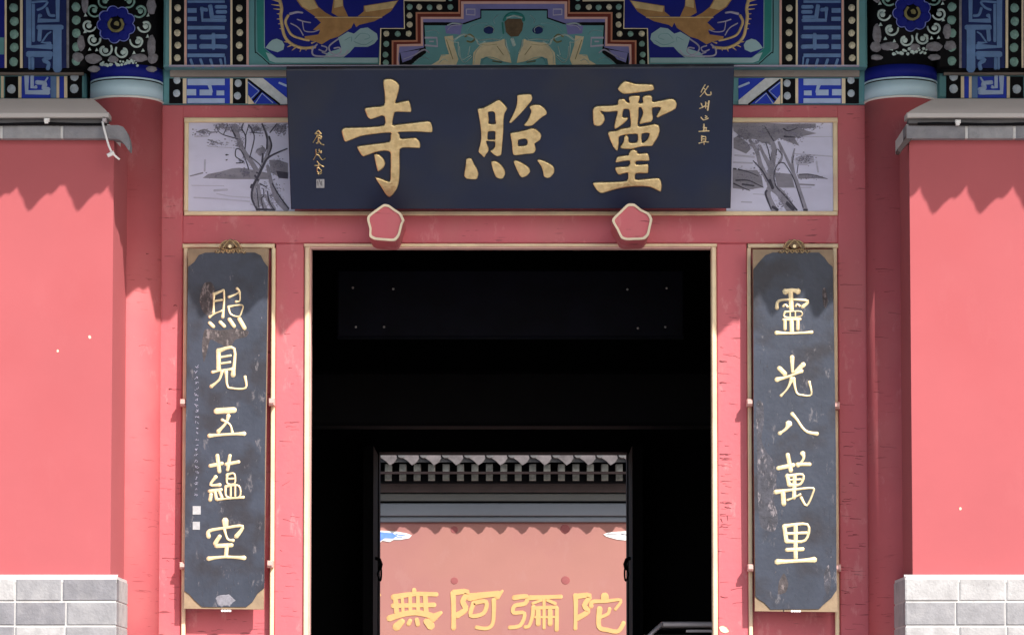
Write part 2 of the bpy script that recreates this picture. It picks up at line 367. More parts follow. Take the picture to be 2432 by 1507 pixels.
# ================================================================== SETTING
g = MB(); g.add([(-400,-400,0),(400,-400,0),(400,400,0),(-400,400,0)], [(0,1,2,3)]); o = g.build('ground', 'stone', kind='structure')
FLOOR = 0.9
p = MB(); p.box(-7, 7, -2.6, 6.2, 0.004, FLOOR); p.build('platform', 'stone', kind='structure')
p = MB()
for i in range(5): p.box(-2.2, 2.2, -2.6-0.32*(5-i), -2.6-0.32*(4-i), 0.004, FLOOR-0.16*(4-i)-0.1)
p.build('steps', 'stone', kind='structure')
p = MB(); p.box(-14, 14, 15.6, 30, 0.004, 0.6); p.build('terrace', 'stone', kind='structure')

# ================================================================== GATE HALL
gate = thing('gate_hall', (0, 0, FLOOR), 'red timber gate hall with blue painted beams and a dark open doorway', 'building')
YU, YL, YJ = -0.16, -0.03, 0.0          # fronts of the upper beam, the lower beam and the red door surround
PJ, PU, PL = Plane(YJ), Plane(YU), Plane(YL)
CXL, CXR = X(298, 0), X(2142, 0); CR = 0.19; CYc = -0.02

# --- roof with its row of eave tiles (above the frame; throws the scalloped shade)
EY = -2.0; tip_z = Z(800, 0) + SUN_B*2.0
rf = MB()
th = 0.42                                        # slope of the roof
def roof_z(y): return tip_z+0.10+(y-EY)*th
for (ya, yb) in ((EY+0.03, 2.6),):
    rf.add([(-7, ya, roof_z(ya)), (7, ya, roof_z(ya)), (7, yb, roof_z(yb)), (-7, yb, roof_z(yb)),
            (-7, ya, roof_z(ya)+.12), (7, ya, roof_z(ya)+.12), (7, yb, roof_z(yb)+.12), (-7, yb, roof_z(yb)+.12)],
           [(0,3,2,1),(4,5,6,7),(0,1,5,4),(1,2,6,5),(2,3,7,6),(3,0,4,7)])
yb = 2.6; yc = 7.4
rf.add([(-7, yb, roof_z(yb)), (7, yb, roof_z(yb)), (7, yc, roof_z(yb)-2), (-7, yc, roof_z(yb)-2),
        (-7, yb, roof_z(yb)+.12), (7, yb, roof_z(yb)+.12), (7, yc, roof_z(yb)-1.88), (-7, yc, roof_z(yb)-1.88)],
       [(0,3,2,1),(4,5,6,7),(0,1,5,4),(1,2,6,5),(2,3,7,6),(3,0,4,7)])
rf.build('roof', 'tile', gate)
PIT = 0.232
x_tip0 = X(177, -0.65) + SUN_A*(-0.65-EY)         # one drip tile tip whose shade falls at the notch on the wing wall
tl = MB(); k0 = int((-7-x_tip0)/PIT)
for i in range(k0, k0+int(14/PIT)):
    cx = x_tip0+i*PIT; j = random.uniform(-.012, .012); cx += random.uniform(-.01, .01)
    zt = tip_z+j
    w_ = random.uniform(.92, 1.06)
    prof = [(-.066, .20), (-.062, .125), (-.045, .085), (-.030, .065), (-.018, .025), (0, 0), (.022, .018), (.055, .058), (.088, .088), (.102, .092), (.112, .084), (.140, .108), (.160, .135), (.166, .20)]  # lopsided outline, shaped for the shadow teeth it throws; tiles stay unseen
    prof = [(a, b*w_ if b < .19 else b) for a, b in prof]
    tl.extrude(prof, [lambda a, b: (cx+a, EY, zt+b), lambda a, b: (cx+a, EY+.02, zt+b)])
    # round cap tile between two drip tiles
    xc = cx+PIT*.5; zc = zt+.21+j; r = .062
    ring = [(xc+r*math.cos(t*math.pi/6), zc+r*math.sin(t*math.pi/6)) for t in range(12)]
    tl.extrude(ring, [lambda a, b: (a, EY-.01, b), lambda a, b: (a, EY+1.2, b+1.21*th)])
tl.build('eave_tiles', 'tile', gate, kind='stuff')
for i in range(-27, 28):
    pass
ra = MB()
for i in range(-27, 28):
    x = i*.24
    ra.extrude([(-.045, 0), (.045, 0), (.045, .09), (-.045, .09)],
               [lambda a, b: (x+a, EY+.15, roof_z(EY+.15)-.10+b), lambda a, b: (x+a, 0.2, roof_z(0.2)-.10+b)])
ra.build('rafters', 'teal', gate, kind='stuff')

# --- upper walling above the beams and the dark hall inside
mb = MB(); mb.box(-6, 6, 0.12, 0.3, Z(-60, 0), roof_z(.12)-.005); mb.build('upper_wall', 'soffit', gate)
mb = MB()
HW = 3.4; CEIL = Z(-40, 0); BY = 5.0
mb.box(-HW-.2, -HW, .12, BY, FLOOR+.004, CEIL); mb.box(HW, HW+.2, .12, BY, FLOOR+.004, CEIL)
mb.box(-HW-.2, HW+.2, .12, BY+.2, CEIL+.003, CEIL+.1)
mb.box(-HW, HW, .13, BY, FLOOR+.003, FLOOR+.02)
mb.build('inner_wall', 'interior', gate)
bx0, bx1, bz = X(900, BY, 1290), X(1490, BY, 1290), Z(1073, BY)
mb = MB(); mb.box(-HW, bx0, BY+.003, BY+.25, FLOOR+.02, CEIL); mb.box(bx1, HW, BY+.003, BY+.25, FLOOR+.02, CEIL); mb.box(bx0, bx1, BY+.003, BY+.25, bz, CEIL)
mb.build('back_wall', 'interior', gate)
# front infill left and right of the surround, behind the wing walls
mb = MB(); mb.box(-6, X(378, 0), .05, .119, FLOOR, Z(240, 0)); mb.build('infill_wall', 'wood_red', gate); mb = MB(); mb.box(X(2064, 0), 6, .05, .119, FLOOR, Z(240, 0)); mb.build('infill_wall', 'wood_red', gate)
# inner lintel with its bolts and a half-seen inner beam
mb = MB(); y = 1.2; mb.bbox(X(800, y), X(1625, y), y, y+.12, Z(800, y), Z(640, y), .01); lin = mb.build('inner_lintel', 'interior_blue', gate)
for (px, py) in ((838, 683), (934, 686), (845, 776), (912, 776), (1490, 687), (1583, 684), (1515, 779), (1580, 776)):
    b_ = MB(); b_.disc(Plane(y), px, py, 2.8, n0=0.0, n1=.010, dome=.004, k=10); b_.build('bolt', 'metal', lin, smooth=True)
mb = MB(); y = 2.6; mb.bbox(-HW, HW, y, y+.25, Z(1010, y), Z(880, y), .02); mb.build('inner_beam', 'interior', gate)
# back door leaves swung into the hall, with ring pulls
for sgn, px in ((-1, 900), (1, 1490)):
    x = X(px, BY, 1290)
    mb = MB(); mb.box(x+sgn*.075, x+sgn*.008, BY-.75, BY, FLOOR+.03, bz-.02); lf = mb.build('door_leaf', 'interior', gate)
    hy = BY-.4; hz = Z(1335, hy)
    h_ = MB()
    r = .045; h_.tube([(x+sgn*.008-sgn*(.012+.03*math.sin(t/12*math.pi)), hy+r*math.cos(t/12*math.pi*2), hz-.03-r+r*math.sin(t/12*math.pi*2)) for t in range(13)], .006, 6)
    h_.tube([(x+sgn*.01, hy, hz+.03), (x-sgn*.02, hy, hz+.02), (x-sgn*.030, hy, hz-.01), (x-sgn*.022, hy, hz-.05)], .012, 6)
    h_.build('door_handle', 'interior', lf, smooth=True)

# --- columns
def column(cx, side):
    c = MB(); zb = Z(228, CYc-CR); c.cyl(cx, CYc, CR, FLOOR, zb-.001, 64)
    col = c.build('column', 'column_red', gate, smooth=False)
    for p_ in col.data.polygons:
        if len(p_.vertices) == 4: p_.use_smooth = True
    def ring(name, y0, y1, r, m):
        q = MB(); q.cyl(cx, CYc, r, Z(y1, CYc-CR), Z(y0, CYc-CR), 64); ob = q.build(name, m, col)
        for p_ in ob.data.polygons:
            if len(p_.vertices) == 4: p_.use_smooth = True
    ring('white_band', 226, 231, CR+.006, 'white')
    ring('pale_band', 189, 225.8, CR+.004, 'ring_blue')
    ring('groove_band', 186, 188.8, CR+.001, 'black')
    ring('rim_band', 182, 185.8, CR+.005, 'ring_blue')
    ring('blue_band', 152, 181.8, CR+.003, 'blue')
    ring('head_band', -60, 151.8, CR+.002, 'black')
    # painted head: one many-petalled flower ringed by curls
    surf = Cyl(cx, CYc, CR+.002, YU-.005)
    dx = 0 if side < 0 else None
    z = zm(0, 0, 3.588)
    def cv(p):
        x, y = z(p)
        return (x, y) if side < 0 else (MIR-x, y-28)
    fl = MB()
    cx_, cy_ = cv((990, 210))
    for a in range(9):
        t = a*2*math.pi/9+.3; fl.disc(surf, cx_+32*math.cos(t), cy_+31*math.sin(t), 13.5, n1=.005, k=12, dome=.002, wob=.06)
    fl.build('flower', 'blue', col, 'painted blue flower of nine petals')
    fo = MB()
    for a in range(9):
        t = a*2*math.pi/9+.3
        fo.stroke(surf, [(cx_+32*math.cos(t)+13.5*math.cos(t+s_), cy_+31*math.sin(t)+13.5*math.sin(t+s_)) for s_ in (-1.2, -.6, 0, .6, 1.2)], 2.0, h=.008)
    fo.build('petal_outline', 'petal_line', col)
    ct = MB(); ct.disc(surf, cx_, cy_, 20, n1=.007, k=16, dome=.001); ct.build('flower_centre', 'black', col)
    cc = MB(); cc.stroke(surf, [(cx_+16*math.cos(t), cy_+16*math.sin(t)) for t in (-.8, 0, .8, 1.6, 2.4, 3.2, 4.0)], 7, h=.011)
    cc.disc(surf, cx_+2, cy_-2, 6, n0=.007, n1=.010, wob=.2); cc.build('flower_heart', 'olive', col)
    for (sx, sy, fx, ph) in ((800, 85, 1, 1.2), (755, 215, 1, .6), (795, 335, 1, .2), (895, 425, 1, -.3), (1045, 440, -1, 3.4), (1170, 350, -1, 3.0), (1235, 220, -1, 2.6), (1190, 90, -1, 2.0), (890, 5, 1, 1.6), (1095, 5, -1, 1.6)):
        qx, qy = cv((sx, sy)); s_ = 1 if side < 0 else -1
        cu = MB(); pts = []
        for q in range(12):
            t = ph+fx*(-.3+q*.44); rr = 17.5-q*.9
            pts.append((qx+s_*rr*math.cos(t), qy+rr*math.sin(t)))
        cu.stroke(surf, pts, 4.2, h=.008, w1=6, smooth=True); cu.disc(surf, qx+s_*1.5, qy+1.5, 6.5, n1=.006, wob=.1)
        cu.build('curl', 'curl' if sy > 100 else 'dot_green', col, smooth=True)
    for (sx, sy, rx, ry) in ((800, 500, 20, 12), (1185, 495, 22, 10), (1300, 500, 13, 13), (665, 490, 14, 12), (690, 370, 10, 18), (1290, 390, 11, 24), (1290, 590, 14, 7), (800, 590, 16, 8), (725, 40, 9, 20), (1290, 50, 11, 22), (965, 505, 12, 9)):
        q = MB(); x_, y_ = cv((sx, sy)); q.disc(surf, x_, y_, rx, ry, n1=.006, k=14, dome=.003, wob=.12); q.build('petal', 'grey_petal', col)
    q = MB()
    for i in range(26):
        x_, y_ = cv((870+i*12, 540+random.uniform(-25, 22))); q.disc(surf, x_, y_, random.uniform(2, 5), n1=random.uniform(.004, .007), k=7)
    for (sx, sy) in ((765, 420), (825, 425), (1140, 450), (1215, 430), (1255, 310), (725, 270), (1260, 130), (730, 130)):
        x_, y_ = cv((sx, sy)); q.prism(surf, [(x_-4, y_+4), (x_, y_-4), (x_+4, y_+3)], 0, .006)
    q.build('small_leaves', 'curl', col, kind='stuff')
    return col
colL = column(CXL, -1); colR = column(CXR, 1)

# --- painted beams. Upper beam y<158, lower beam y 186..247
def dots(parent, surf, cx, ys, m, r=8.0, dome=.005):
    for y in ys:
        q = MB(); q.disc(surf, cx+random.uniform(-1, 1), y, r, r*1.06, n0=.0, n1=.006, k=12, dome=dome, wob=.06)
        q.build('pearl', m, parent, smooth=True)
def bar(name, parent, surf, x0, y0, x1, y1, m, n=.004, n0=0.0):
    q = MB(); q.rect(surf, x0, y0, x1, y1, n0, n); return q.build(name, m, parent)
SPLIT = {'beast_ornament', 'beast_trim', 'swirl', 'cloud', 'centre_blue', 'beast', 'panel_edge', 'cloud_line', 'diagonal_edge', 'centre_scroll', 'beast_line'}
def multi(name, parent, surf, conv, items, m, h=.006, kind=None, mirror=False, smooth=False):
    if name in SPLIT and len(items) > 1:
        return [multi(name, parent, surf, conv, [it], m, h*(1+.03*i), kind, mirror, smooth) for i, it in enumerate(items)][0]
    q = MB(); sc = conv((1, 0))[0]-conv((0, 0))[0]
    for i, it in enumerate(items):
        hh = h*(1+.012*i)
        if it[0] == 'r':
            a = conv((it[1], it[2])); b = conv((it[3], it[4])); x0, x1 = a[0], b[0]
            if mirror: x0, x1 = MIR-x1, MIR-x0
            q.prism(surf, [(x0, a[1]), (x1, a[1]), (x1, b[1]), (x0, b[1])], 0, hh)
        elif it[0] == 'p':
            P = [conv(p) for p in it[1]]
            if mirror: P = mir(P)
            q.prism(surf, P, 0, hh)
        else:
            P = [conv(p) for p in it[1]]
            if mirror: P = mir(P)
            kf = 1.28 if name == 'fret' else 1.0; it = (it[0], it[1], it[2]*kf)+tuple(w__*kf for w__ in it[3:]); wl = it[3] if len(it) > 3 else it[2]
            a_, b_ = it[2]*sc, wl*sc
            if mirror: a_, b_ = b_, a_
            q.stroke(surf, P, a_, h=hh, w1=b_, smooth=(it[0] == 's'), flat=(it[0] == 'l'))
    return q.build(name, m, parent, kind=kind, smooth=smooth)

def soffit_beam(name, x0, x1, y0, y1, Yf, Yb, m):
    q = MB(); q.bbox(x0, x1, Yf, Yb, Z(y1, Yf), Z(y0, Yf), .012); return q.build(name, m, gate)
bc = soffit_beam('beam', X(388, YU, 100), X(2060, YU, 100), -60, 158, YU, .115, 'teal')
lc = soffit_beam('lower_beam', X(384, YL, 220), X(2062, YL, 220), 162, 247, YL, .115, 'teal')
bar('soffit_board', lc, PL, 405, 163, 2040, 184, 'soffit_grey', .03)
bl = soffit_beam('beam', -6, X(208, YU, 100), -60, 163, YU, .115, 'black')
br = soffit_beam('beam', X(2226, YU, 100), 6, -60, 163, YU, .115, 'black')
ll = soffit_beam('lower_beam', -6, X(205, YL, 200), 166, 234, YL, .115, 'teal')
lr = soffit_beam('lower_beam', X(2226, YL, 200), 6, 166, 234, YL, .115, 'teal')
bar('soffit_board', ll, PL, -120, 163, 200, 180, 'soffit_grey', .03)
bar('soffit_board', lr, PL, 2240, 163, 2560, 180, 'soffit_grey', .03)

Z3 = zm(240, 0, 4.864)
fretU = [('r',1000,10,1430,38),('r',1000,100,1105,152),('r',1000,200,1108,246),('r',1000,405,1105,460),('r',1000,515,1108,572),
         ('l',[(1262,70),(1285,215)],40),('l',[(1165,95),(1172,238),(1435,238)],34),('l',[(1160,112),(1222,118)],34),
         ('l',[(1330,84),(1440,84)],34),('l',[(1340,142),(1440,142)],34),('l',[(1300,200),(1430,200)],28),('r',1000,305,1430,345),
         ('l',[(1160,432),(1300,432)],44),('l',[(1300,400),(1300,560)],36),('l',[(1155,540),(1300,540)],44),('l',[(1330,425),(1440,425)],40),('l',[(1330,540),(1440,545)],40),
         ('r',1000,625,1430,665),('l',[(1035,690),(1065,775)],26),('l',[(1150,690),(1180,775)],26),('l',[(1265,690),(1290,775)],26),('l',[(1380,690),(1400,775)],26),('l',[(1430,660),(1440,775)],16)]
fretL = [('r',1000,915,1430,988),('r',990,1035,1100,1105),('r',1140,1040,1285,1105),('r',1335,1050,1425,1105),('l',[(1250,975),(1278,1065)],38,24),('r',1000,1140,1430,1193)]
for mirr in (False, True):
    def mx(a, b): return (MIR-b, MIR-a) if mirr else (a, b)
    lab = None
    def vb(par, surf, a, b, y0, y1, m, n=.004):
        a, b = mx(a, b); return bar('painted_band', par, surf, a, y0, b, y1, m, n)
    # upper beam
    vb(bc, PU, 402, 407, -50, 157, 'cream'); vb(bc, PU, 408, 437, -50, 157, 'black', .003); vb(bc, PU, 438, 443.5, -50, 157, 'pink', .005)
    vb(bc, PU, 444, 547, -50, 157, 'blue_navy', .003); vb(bc, PU, 547.5, 552, -50, 157, 'cream', .005)
    vb(bc, PU, 552.5, 585, -50, 157, 'black', .003); vb(bc, PU, 585.5, 591, -50, 157, 'pink', .005)
    c1, c2 = (422, 569) if not mirr else (2023, 1874)
    dots(bc, PU, c1, [-12, 19, 49, 79, 108, 138], 'dot_pale', 8.8); dots(bc, PU, c2, [-12, 20, 49, 78, 108, 138], 'dot_pale', 8.8)
    multi('fret', bc, PU, Z3, fretU, 'blue_light', .008, mirror=mirr)
    # lower beam
    vb(lc, PL, 402, 434, 187, 246, 'black', .003); vb(lc, PL, 434.5, 443, 187, 246, 'cream', .005)
    vb(lc, PL, 443.5, 546, 187, 246, 'blue_bright', .003); vb(lc, PL, 546.5, 553, 187, 246, 'cream', .005)
    vb(lc, PL, 553.5, 583, 187, 246, 'black', .003); vb(lc, PL, 583.5, 588, 187, 246, 'cream', .005)
    dots(lc, PL, c1-2, [191, 222], 'dot_blue', 9.6); dots(lc, PL, c2-4, [198, 228], 'dot_blue', 9.6)
    multi('fret', lc, PL, Z3, fretL, 'blue_pale', .008, mirror=mirr)
    multi('diagonal_ground', lc, PL, Z3, [('p',[(1700,905),(2180,905),(2180,1200),(1700,1200)])], 'blue_bright', .003, mirror=mirr)
    multi('diagonal_band', lc, PL, Z3, [('p',[(1690,905),(1870,905),(2180,1160),(2180,1205),(2070,1205),(1700,925)])], 'stone_white', .006, mirror=mirr)
    multi('diagonal_line', lc, PL, Z3, [('l',[(1700,925),(2060,1205)],22),('l',[(1850,1060),(1760,1160)],24)], 'black', .008, mirror=mirr)
    multi('diagonal_edge', lc, PL, Z3, [('l',[(1700,955),(1825,1055),(1735,1140)],10),('l',[(1780,1200),(1860,1080),(1985,1190)],10),('l',[(2060,960),(2180,1010)],26)], 'blue_pale', .007, mirror=mirr)
    multi('diagonal_corner', lc, PL, Z3, [('p',[(1700,1100),(1775,1200),(1700,1205)])], 'cream', .0065, mirror=mirr)
    # phoenix panel
    z6 = zm(600, 0, 6.4)
    multi('panel_rim', bc, PU, z6, [('p',[(-40,-300),(2030,-300),(2030,1012),(-40,1012)])], 'teal', .003, mirror=mirr)
    multi('panel_line', bc, PU, z6, [('s',[(38,-200),(38,720),(60,800),(150,880),(240,960),(330,985),(1100,985),(1910,985)],16)], 'black', .006, mirror=mirr)
    multi('panel_border', bc, PU, z6, [('p',[(60,-300),(178,-300),(178,740),(240,800),(330,875),(380,882),(1910,882),(1910,965),(340,965),(250,940),(160,860),(75,780)])], 'teal_deep' , .005, mirror=mirr)
    multi('panel_edge', bc, PU, z6, [('l',[(176,-200),(180,735)],10),('p',[(200,800),(300,835),(350,880),(380,884),(1905,884),(1905,960),(345,960),(260,930)])], 'teal_pale', .0062, mirror=mirr)
    multi('panel_field', bc, PU, z6, [('p',[(182,-300),(1960,-300),(2300,-300),(2300,440),(1940,440),(1915,880),(370,880),(300,830),(190,740)])], 'blue', .0045, mirror=mirr)
    ph = multi('phoenix', bc, PU, z6, [
        ('p',[(620,-60),(900,-60),(940,0),(1000,110),(1110,200),(1225,262),(960,262),(870,200),(740,110)]),
        ('p',[(950,266),(1970,266),(1850,330),(1620,385),(1575,420),(1540,350),(1500,430),(1300,565),(1180,600),(1050,680),(960,640),(800,600),(790,560),(1000,530),(1030,470),(920,460),(1040,350)]),
        ('p',[(1240,-60),(1370,-60),(1380,100),(1455,262),(1300,258),(1200,200)]),
        ('p',[(1690,95),(2220,10),(2100,180),(1970,262),(1600,255),(1690,180)])], 'gold_brown', .007, mirror=mirr)
    ph['label'] = 'gold painted phoenix in flight on blue ground'
    multi('wing', bc, PU, z6, [
        ('p',[(640,-60),(890,-60),(960,70),(1000,130),(860,160),(760,110)]), ('p',[(1250,-60),(1365,-60),(1372,100),(1240,130)]), ('p',[(1700,105),(2200,20),(2130,130),(1720,190)]),
        ('l',[(950,272),(1965,272)],16)], 'gold_paint', .0085, mirror=mirr)
    sp = [('s',[(390,-60),(440,120),(430,250),(450,400),(490,560),(590,670),(760,735),(950,720)],60,50),('s',[(540,240),(500,330),(530,430),(600,540),(760,600),(860,620)],50,36)]
    for (a, b) in (((420,30),(290,0)),((430,90),(285,75)),((440,150),(320,140)),((440,220),(370,215)),((445,290),(370,295)),((450,360),(390,370)),((470,450),(410,440)),((520,640),(480,640)),((590,690),(530,720)),((660,720),(600,770)),((740,735),(720,790)),((820,740),(810,775)),((880,730),(900,760)),((900,660),(960,640))):
        sp.append(('s', [a, b], 34, 10))
    multi('tail', bc, PU, z6, sp, 'gold_paint', .0095, mirror=mirr, smooth=True)
    multi('cloud', bc, PU, z6, [('p',[(1300,580),(1450,490),(1540,520),(1640,440),(1750,425),(1890,520),(1905,600),(1850,670),(1750,720),(1550,720),(1480,800),(1380,880),(1080,880),(1150,800),(1350,740)]),
        ('p',[(250,660),(300,615),(370,595),(450,630),(485,690),(470,760),(380,800),(280,770),(195,735)])], 'teal_pale', .009, mirror=mirr)
    multi('cloud_line', bc, PU, z6, [('s',[(1560,600),(1640,520),(1750,530),(1780,580),(1700,610)],14),('s',[(1400,620),(1500,570),(1500,640)],12),('s',[(1540,640),(1700,690),(1830,620)],12)], 'teal', .0105, mirror=mirr)
    multi('scroll', bc, PU, z6, [('s',[(1450,770),(1390,850),(1250,860),(1000,860),(915,830),(915,750),(980,680)],30),('s',[(1300,600),(1170,700),(1180,790),(1270,840),(1345,790),(1320,730),(1240,740)],28),
        ('s',[(1050,700),(1130,730),(1100,790),(1010,760)],24),('s',[(580,360),(700,430),(770,540)],22),('s',[(680,300),(770,330),(880,350)],22),('s',[(760,330),(770,420),(800,480),(920,490),(1010,460)],18),
        ('s',[(570,215),(680,190),(760,200)],46,30),('s',[(1060,800),(1140,830)],24)], 'mauve', .0115, mirror=mirr, smooth=True)
    # stepped band of pearls
    z9 = zm(900, 0, 3.923)
    multi('stepped_ground', bc, PU, z9, [('p',[(14,612),(22,272),(240,272),(236,10),(625,14),(625,-220),(1262,-220),(1262,612)])], 'black', .0125, mirror=mirr)
    multi('stepped_line', bc, PU, z9, [('l',[(10,612),(18,272),(238,272),(234,12),(618,14),(618,-200)],12)], 'cream', .0145, mirror=mirr)
    for (x_, y_) in ((285,70),(375,72),(472,75),(563,73),(665,72),(285,150),(287,235),(70,320),(175,322),(277,320),(70,415),(62,515),(65,590),(665,-10)):
        q = MB(); a, b = z9((x_, y_)); a = MIR-a if mirr else a
        q.disc(PU, a, b, 7.2, n0=.012, n1=.017, dome=.004, k=12, wob=.08); q.build('pearl', 'dot_green' if (x_*7+y_) % 3 else 'dot_pale', bc, smooth=True)
    def steps(off):
        return [(120+off,614),(120+off,382+off),(345+off,380+off),(343+off,120+off),(740+off,120+off),(742+off,-200)]
    multi('stepped_orange', bc, PU, z9, [('p', steps(0)+[(1262,-200),(1262,614)])], 'orange', .0135, mirror=mirr)
    multi('stepped_maroon', bc, PU, z9, [('p', steps(16)+[(1262,-200),(1262,614)])], 'maroon', .0145, mirror=mirr)
    multi('stepped_pink', bc, PU, z9, [('p', [(166,614),(168,420),(392,415),(390,165),(765,165),(765,20),(1262,20),(1262,614)])], 'pink', .0155, mirror=mirr)
    multi('stepped_mauve', bc, PU, z9, [('p', [(192,614),(180,560),(192,440),(412,436),(412,185),(790,185),(790,45),(1262,45),(1262,614)])], 'mauve_blue', .0165, mirror=mirr)
    multi('stepped_black', bc, PU, z9, [('p', [(192,500),(420,450),(412,215),(630,215),(780,225),(945,170),(945,92),(1262,92),(1262,612),(192,612)])], 'black', .0172, mirror=mirr)  # plain black paint edging the centre field
    multi('centre_field', bc, PU, z9, [('p', [(300,612),(440,500),(425,245),(615,245),(800,235),(955,180),(955,108),(1262,108),(1262,612)])], 'teal', .0180, mirror=mirr)
    multi('centre_blue', bc, PU, z9, [('p', [(200,500),(380,470),(300,560),(220,590)]),('p',[(615,250),(780,225),(760,330),(625,320)]),('p',[(800,85),(930,80),(930,160),(800,160)])], 'mauve_blue', .0192, mirror=mirr)
    multi('centre_scroll', bc, PU, z9, [('l',[(430,360),(540,360),(545,440),(430,430)],20),('l',[(470,395),(510,395)],14),('s',[(230,560),(330,520),(420,470),(470,500)],22),('l',[(815,95),(895,95),(895,150),(815,145),(815,95)],14),('s',[(640,290),(680,250),(760,240)],20)], 'mauve', .0205, mirror=mirr)
    multi('beast', bc, PU, z9, [('p',[(490,612),(560,570),(580,520),(655,515),(625,420),(610,350),(690,340),(700,430),(740,560),(720,612)]),
        ('p',[(872,612),(880,500),(960,410),(1060,400),(1120,390),(1170,370),(1175,430),(1220,520),(1235,595),(1100,570),(1000,540),(950,555),(940,612)])], 'beast_gold', .0210, mirror=mirr)
    multi('beast_line', bc, PU, z9, [('s',[(750,440),(770,560),(860,520)],14),('s',[(850,440),(830,520)],14),('s',[(700,380),(790,330),(900,370),(930,420),(990,400)],22),('s',[(620,350),(700,400),(740,400)],12)], 'curl', .0225, mirror=mirr)
    q = MB(); a, b = z9((1025 if not mirr else 1040, 290)); a = MIR-a if mirr else a
    q.disc(PU, a, b, 13, 9, n0=.018, n1=.0215, k=12); q.build('blue_eye', 'blue_navy', bc)
    # side bays
    z5 = zm(0, 0, 5.025)
    bb, lb = (bl, ll) if not mirr else (br, lr)
    mo = -0 if not mirr else 0
    def vs(par, surf, a, b, y0, y1, m, n=.004):
        a, b = mx(a, b); return bar('painted_band', par, surf, a, y0, b, y1, m, n)
    vs(bb, PU, -1400, 11, -50, 162, 'blue'); vs(bb, PU, -1400, 10, 90, 130, 'teal', .006)
    vs(bb, PU, 11.5, 16, -50, 162, 'cream', .006); vs(bb, PU, 48, 54, -50, 162, 'cream', .006)
    vs(bb, PU, 56, 158, -50, 162, 'blue_navy', .003); vs(bb, PU, 158.5, 164, -50, 162, 'grey_petal', .006)
    dots(bb, PU, mx(33, 33)[0], [-12, 19, 51, 82, 113, 147], 'dot_green', 10.5); dots(bb, PU, mx(181, 181)[0], [-12, 17, 48, 79, 112, 145], 'dot_green', 10.5)
    fr = [('l',[(345,-100),(345,560),(610,560)],56),('l',[(600,520),(500,510),(570,410),(610,385)],30,14),('l',[(400,60),(400,490)],32),('l',[(690,-60),(690,250),(455,250),(480,190)],44),
          ('s',[(380,30),(560,20),(520,90),(450,120)],26),('s',[(560,100),(590,180),(650,190)],30),('l',[(460,330),(735,330)],50),('l',[(685,340),(685,822)],86),('l',[(480,350),(470,480)],40),
          ('l',[(340,650),(605,650)],60),('l',[(355,650),(355,820)],24),('s',[(390,700),(390,815)],36),('s',[(600,690),(520,720),(580,760),(570,820)],40)]
    multi('fret', bb, PU, z5, fr, 'blue_light', .008, mirror=mirr)
    vs(lb, PL, 3, 9, 182, 233, 'cream', .006); vs(lb, PL, 12, 43, 182, 233, 'black', .003); vs(lb, PL, 44, 51, 182, 233, 'cream', .006)
    vs(lb, PL, 52, 120, 182, 233, 'blue_bright', .003); vs(lb, PL, 120.5, 134, 182, 233, 'blue_light', .004); vs(lb, PL, 134.5, 141, 182, 233, 'cream', .004)
    vs(lb, PL, 141.5, 152, 182, 233, 'blue_bright', .003); vs(lb, PL, 152.5, 160, 182, 233, 'cream', .006); vs(lb, PL, 160.5, 195, 170, 233, 'black', .003)
    dots(lb, PL, mx(28, 28)[0], [212], 'dot_blue', 11.5); dots(lb, PL, mx(177, 177)[0], [182, 211], 'dot_blue', 11.5)
    multi('fret', lb, PL, z5, [('l',[(320,905),(320,1105),(575,1105)],50),('l',[(385,905),(385,1050),(430,1040)],36),('s',[(440,985),(540,1000),(520,1050),(580,1070)],46),('s',[(570,930),(540,975)],20)], 'blue_pale', .008, mirror=mirr)
for mirr in (False, True):
    z9 = zm(900, 0, 3.923)
    multi('beast_inlay', bc, PU, z9, [('s',[(960,600),(985,545),(1060,545),(1150,580)],34,20)], 'teal', .0232, mirror=mirr)
    multi('beast_ornament', bc, PU, z9, [('s',[(800,350),(850,330),(890,370),(860,400),(820,390)],22),('s',[(940,420),(1010,430),(1100,420)],10),('s',[(630,380),(660,470),(690,560)],12),('s',[(1100,440),(1160,520)],10),('s',[(1060,575),(1140,590)],14)], 'olive', .0236, mirror=mirr)
    multi('beast_trim', bc, PU, z9, [('s',[(740,400),(745,520),(800,590),(870,530)],16,9),('s',[(560,600),(600,560),(640,575)],14),('s',[(580,530),(620,525)],16),('s',[(890,600),(900,500),(960,430)],9),('s',[(1180,380),(1190,440),(1215,500)],16),('s',[(940,385),(1050,372),(1140,385)],12),('s',[(640,245),(690,225),(770,235)],16),('s',[(985,265),(1030,250),(1070,275),(1065,310)],9)], 'curl', .0242, mirror=mirr)
    multi('swirl', bc, PU, z9, [('s',[(820,300),(860,250),(930,225),(1010,225)],10),('s',[(920,370),(1000,395),(1100,385),(1150,350)],10),('s',[(440,300),(520,290),(560,320)],12),('s',[(330,590),(400,540),(470,560)],12),('s',[(1110,150),(1070,190),(1080,230)],10)], 'teal_pale', .0212, mirror=mirr)
# the small figure in the middle of the stepped motif
z9 = zm(900, 0, 3.923)
multi('centre_figure', bc, PU, z9, [('p',[(1170,215),(1200,185),(1325,185),(1345,230),(1335,290),(1300,345),(1230,352),(1185,310)])], 'brown_paint', .0225)
multi('centre_cap', bc, PU, z9, [('s',[(1165,200),(1190,155),(1250,130),(1330,150),(1350,200)],34),('s',[(1150,220),(1160,320)],20)], 'teal_deep', .0245)
multi('cap_trim', bc, PU, z9, [('s',[(1190,175),(1260,155),(1335,175)],18),('s',[(1240,370),(1260,430)],40)], 'curl', .0265)
bar('beam_foot', bc, PU, 402, 156.5, 2040, 159.5, 'mauve', .024)

